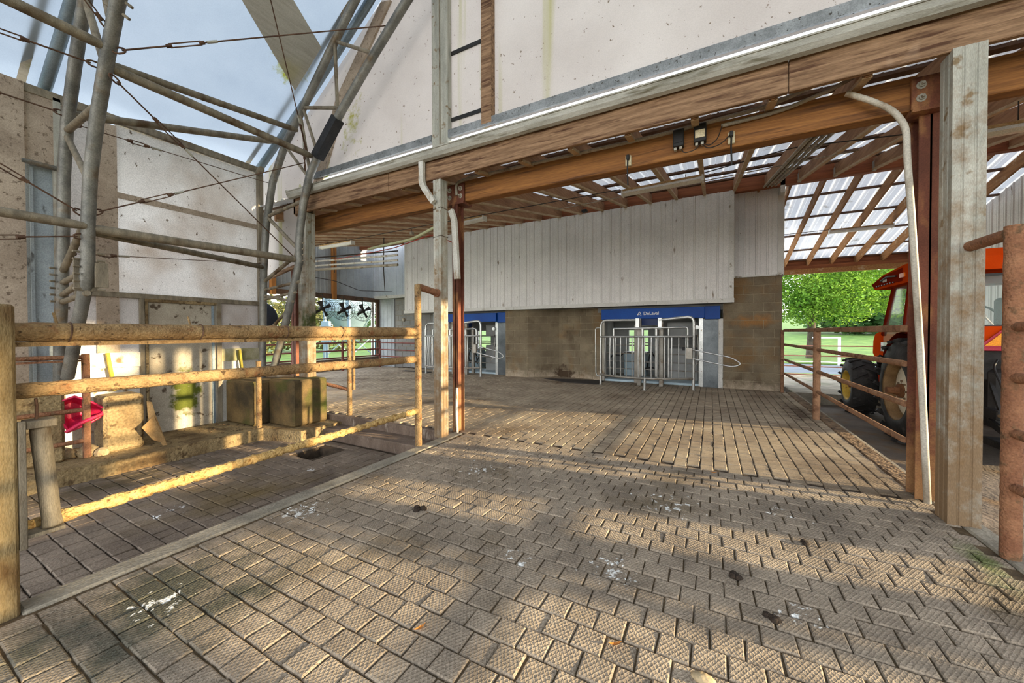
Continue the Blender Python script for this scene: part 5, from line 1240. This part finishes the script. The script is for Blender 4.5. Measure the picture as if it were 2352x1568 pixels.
t = thing('smoke_sensor', (-7.2, 7.6, 4.0), 'small round sensor hanging under the left rafters', 'sensor')
MB().lathe((-6.9, 7.4, 3.95), (0, 0, 1), [(-.04, 0), (-.04, .05), (0, .06), (.03, .05), (.03, 0)], 12).build('case', 'pvc_grey', t)
MB().tube([(-6.9, 7.4, 3.98), (-6.9, 7.4, 4.06)], .006, 5).build('stem', 'cable', t)
MB().box(-2.62, -2.50, 8.3, 8.4, 4.10, 4.16, .008).build('sensor_box', 'black_plastic', label='small black sensor hanging above the upper siding', cat='sensor')
# pipes hung below the ceiling at the left
for z, r, m_, lb in ((3.74, .02, 'cable', 'thin dark pipe, topmost of the hung pipes at the left'), (3.62, .03, 'pvc', 'upper of two white pipes hung at the left'), (3.47, .03, 'pvc', 'lower of two white pipes hung at the left'), (3.34, .04, 'pvc_grey', 'dark grey pipe below the white pipes at the left')):
    MB().tube([(-12.0, 7.95, z+.14), (-8.0, 8.0, z-.02)], r, 8).build('hung_pipe', m_, label=lb, cat='pipe', group='pipes hung under the left ceiling')
wire([(-8.55, 8.0, 4.2), (-8.55, 7.98, 3.2), (-8.5, 7.98, 2.6)], .014, 'cable', 'dark strap hanging at the right end of the hung pipes', 'strap', 'strap')
wire([(-10.8, 8.0, 4.2), (-10.75, 7.98, 3.3)], .012, 'cable', 'dark strap hanging at the left end of the hung pipes', 'strap', 'strap')
wire([(-11.82, 7.6, 3.25), (-11.8, 8.8, 3.2), (-11.75, 9.8, 2.95), (-10.9, 10.6, 2.95)], .012, 'cable', 'dark cable drooping along the shed end wall')
# ventilation fans in the window
def fan(y, label):
    x = -11.55; z = 2.17; t = thing('ventilation_fan', (x, y, z), label, 'fan', 'fans hung in the long window')
    ax = Vector((.96, -.25, -.12)).normalized()
    m = MB()
    for rr, o in ((.375, -.09), (.375, .09), (.25, -.12), (.25, .12), (.13, -.13), (.13, .13)):
        a = Vector((0, 0, 1)); u = ax.cross(a).normalized(); v = ax.cross(u)
        m.tube([Vector((x, y, z))+ax*o+u*(math.cos(2*math.pi*i/20)*rr)+v*(math.sin(2*math.pi*i/20)*rr) for i in range(20)], .006, 4, closed=True)
    for k in range(20):
        an = 2*math.pi*k/20; r_ = u*math.cos(an)+v*math.sin(an); c = Vector((x, y, z))
        m.tube([c+ax*.13+r_*.06, c+ax*.12+r_*.25, c+ax*.09+r_*.375, c-ax*.09+r_*.375, c-ax*.12+r_*.25], .0035, 4)
    m.build('cage', 'cable', t)
    m = MB(); m.lathe(Vector((x, y, z))-ax*.16, ax, [(0, 0), (0, .08), (.2, .08), (.22, .05), (.22, 0)], 12); m.build('motor', 'chassis', t)
    for k in range(4):
        an = math.radians(30+90*k); r_ = u*math.cos(an)+v*math.sin(an); s_ = v*math.cos(an)-u*math.sin(an); c = Vector((x, y, z))+ax*.06
        m = MB(); m.add([c+r_*.06-s_*.03+ax*.02, c+r_*.27-s_*.07+ax*.05, c+r_*.28+s_*.06-ax*.04, c+r_*.06+s_*.03-ax*.02], [(0, 1, 2, 3)])
        m.prism([c+r_*.06-s_*.03+ax*.02, c+r_*.27-s_*.07+ax*.05, c+r_*.28+s_*.06-ax*.04, c+r_*.06+s_*.03-ax*.02], ax*.006); m.build('blade', 'chassis', t)
    MB().tube([(x, y, z+.1), (x, y, 2.66), (-11.95, y, 2.68)], .015, 6).build('hanger', 'cable', t)
for y, lb in ((7.3, 'wire-cage fan half hidden behind the galvanised corner column'), (8.1, 'wire-cage fan hanging left of the other two in window'), (8.92, 'wire-cage fan hanging between two others in the window'), (9.76, 'wire-cage fan hanging nearest the block wall in window')):
    fan(y, lb)
MB().lathe((-7.35, 3.85, 1.62), (.9, -.4, 0), [(-.05, 0), (-.05, .30), (0, .33), (.05, .31), (.12, .15), (.14, 0)], 24).build('round_drum', 'dark_round', label='dark round drum lid hanging behind the end-wall truss', cat='drum')
MB().tube([(-7.33, 3.9, 1.9), (-7.33, 3.95, 2.35)], .01, 6).build('hanging_rod', 'galv', label='thin rod holding the dark round drum lid', cat='rod')
m = MB(); m.lathe((-10.6, 10.93, 1.86), (0, -1, 0), [(0, .07), (.06, .07), (.08, .05), (.08, 0)], 12); m.build('round_bell', 'galv', label='small round grey bell on the left block wall', cat='bell')
MB().box(-11.2, -11.1, 10.80, 10.86, 1.20, 1.34, .01).build('switch_box', 'pvc', label='small pale switch box on the left corner trim', cat='box')
# ------------------------------------------------------------------ things lying about
sc_ = thing('plastic_scoop', (-6.55, 1.45, .25), 'bright pink plastic scoop lying between the tan piers', 'scoop')
m = MB()
rim = [(-6.42, 1.30, .60), (-6.40, 1.40, .64), (-6.40, 1.50, .58), (-6.40, 1.64, .46), (-6.42, 1.60, .36), (-6.42, 1.50, .30), (-6.42, 1.36, .24), (-6.44, 1.29, .40)]
bot = [(-6.62, 1.36, .52), (-6.62, 1.42, .55), (-6.62, 1.48, .52), (-6.62, 1.54, .46), (-6.62, 1.52, .40), (-6.62, 1.46, .38), (-6.62, 1.40, .36), (-6.62, 1.36, .42)]
m.add(rim+bot, [(i, (i+1) % 8, 8+(i+1) % 8, 8+i) for i in range(8)]+[tuple(range(15, 7, -1))])
m.build('tub', 'pink', sc_)
MB().tube([Vector(p) for p in rim], .014, 6, closed=True).build('rim', 'pink', sc_)
MB().tube(fillet([(-6.40, 1.62, .40), (-6.36, 1.45, .34), (-6.36, 1.32, .25)], .05), .02, 8).build('handle', 'pink', sc_)
fb_ = MB()
fb_.prism([(-6.31, 1.985, .50), (-6.29, 2.03, .48), (-6.25, 2.055, .30), (-6.18, 2.14, -.083), (-6.20, 2.10, -.083), (-6.30, 2.00, .22)], (-.012, .004, 0))
fb_.prism([(-6.21, 1.905, .19), (-6.24, 2.03, .31), (-6.17, 2.13, -.07), (-6.19, 2.00, .02)], (-.012, .004, 0))
fb_.build('folded_board', 'cardboard', label='bent brown board leaning against the tan concrete pier', cat='board')
for i, (x, y, r, lb) in enumerate([(-6.50, 1.52, .10, 'grey-brown stone under the pink scoop'), (-6.38, 1.60, .07, 'flat stone at the foot of the small gate'), (-6.60, 1.38, .08, 'stone wedged behind the small gate post')]):
    rng = random.Random(i); m = MB()
    m.lathe((x, y, -.085), (rng.uniform(-.2, .2), rng.uniform(-.2, .2), 1), [(-.01, r*.8), (r*.4, r), (r*.9, r*.8), (r*1.25, r*.3), (r*1.3, 0)], 8, False); m.build('stone', 'stone', label=lb, cat='stone', group='stones on the ledge')
m = MB(); m.lathe((-6.25, 3.62, .645), (.8, .3, 0), [(-.25, 0), (-.25, .025), (.25, .02), (.25, 0)], 8); m.build('metal_rod', 'galv', label='metal rod lying on top of the mossy corner pier', cat='rod')
for x, y, s, lb in ((-1.97, 2.17, .028, 'dark dropping on the left side of the paving'), (.53, 2.98, .018, 'dark dropping near the right column'), (.13, 2.40, .022, 'dark dropping in the middle of the right paving'), (.26, 2.12, .020, 'dark dropping in front of the others on the right paving'), (-3.55, 2.75, .03, 'dark dropping in the lane behind the low rail'), (-3.45, 2.35, .025, 'dark dropping in the lane beside the curb')):
    rng = random.Random(int(x*100)); z = 0 if x > -3 else -.26; m = MB()
    for k in range(4):
        m.lathe((x+rng.uniform(-s, s), y+rng.uniform(-s, s), z), (rng.uniform(-.3, .3), rng.uniform(-.3, .3), 1), [(-.002, s*.9), (s*.5, s), (s, s*.5), (s*1.1, 0)], 7)
    m.build('dropping', 'dropping', label=lb, cat='dropping', group='droppings on the paving')
m = MB(); m.lathe((-.02, 1.62, .002), (0, 0, 1), [(-.003, .03), (.006, .036), (.016, .024), (.019, 0)], 10)
o = m.build('pebble', 'stone', label='pale flat pebble lying on the front paving', cat='pebble'); o.scale = (1.3, .8, 1)
for x, y, rz, lb in ((-.36, 1.62, .6, 'curled orange leaf at the bottom of the paving'), (-1.17, 1.29, 1.2, 'curled orange leaf at the bottom edge, left'), (.03, 4.06, .2, 'orange leaf on the joint between the two pavings'), (-2.86, 3.92, .4, 'orange leaf at the foot of the white pipe')):
    m = MB(); m.sheet([[(x+(-.03+.06*t)*math.cos(rz)-s_*math.sin(rz), y+(-.03+.06*t)*math.sin(rz)+s_*math.cos(rz), .006+.012*(2*t-1)**2+abs(s_)*.5) for s_ in (-.009*math.sin(math.pi*(t*.9+.05)), 0, .009*math.sin(math.pi*(t*.9+.05)))] for t in (0, .25, .5, .75, 1)])
    m.build('leaf', 'leaf_dry', label=lb, cat='leaf', group='dry leaves on the paving')
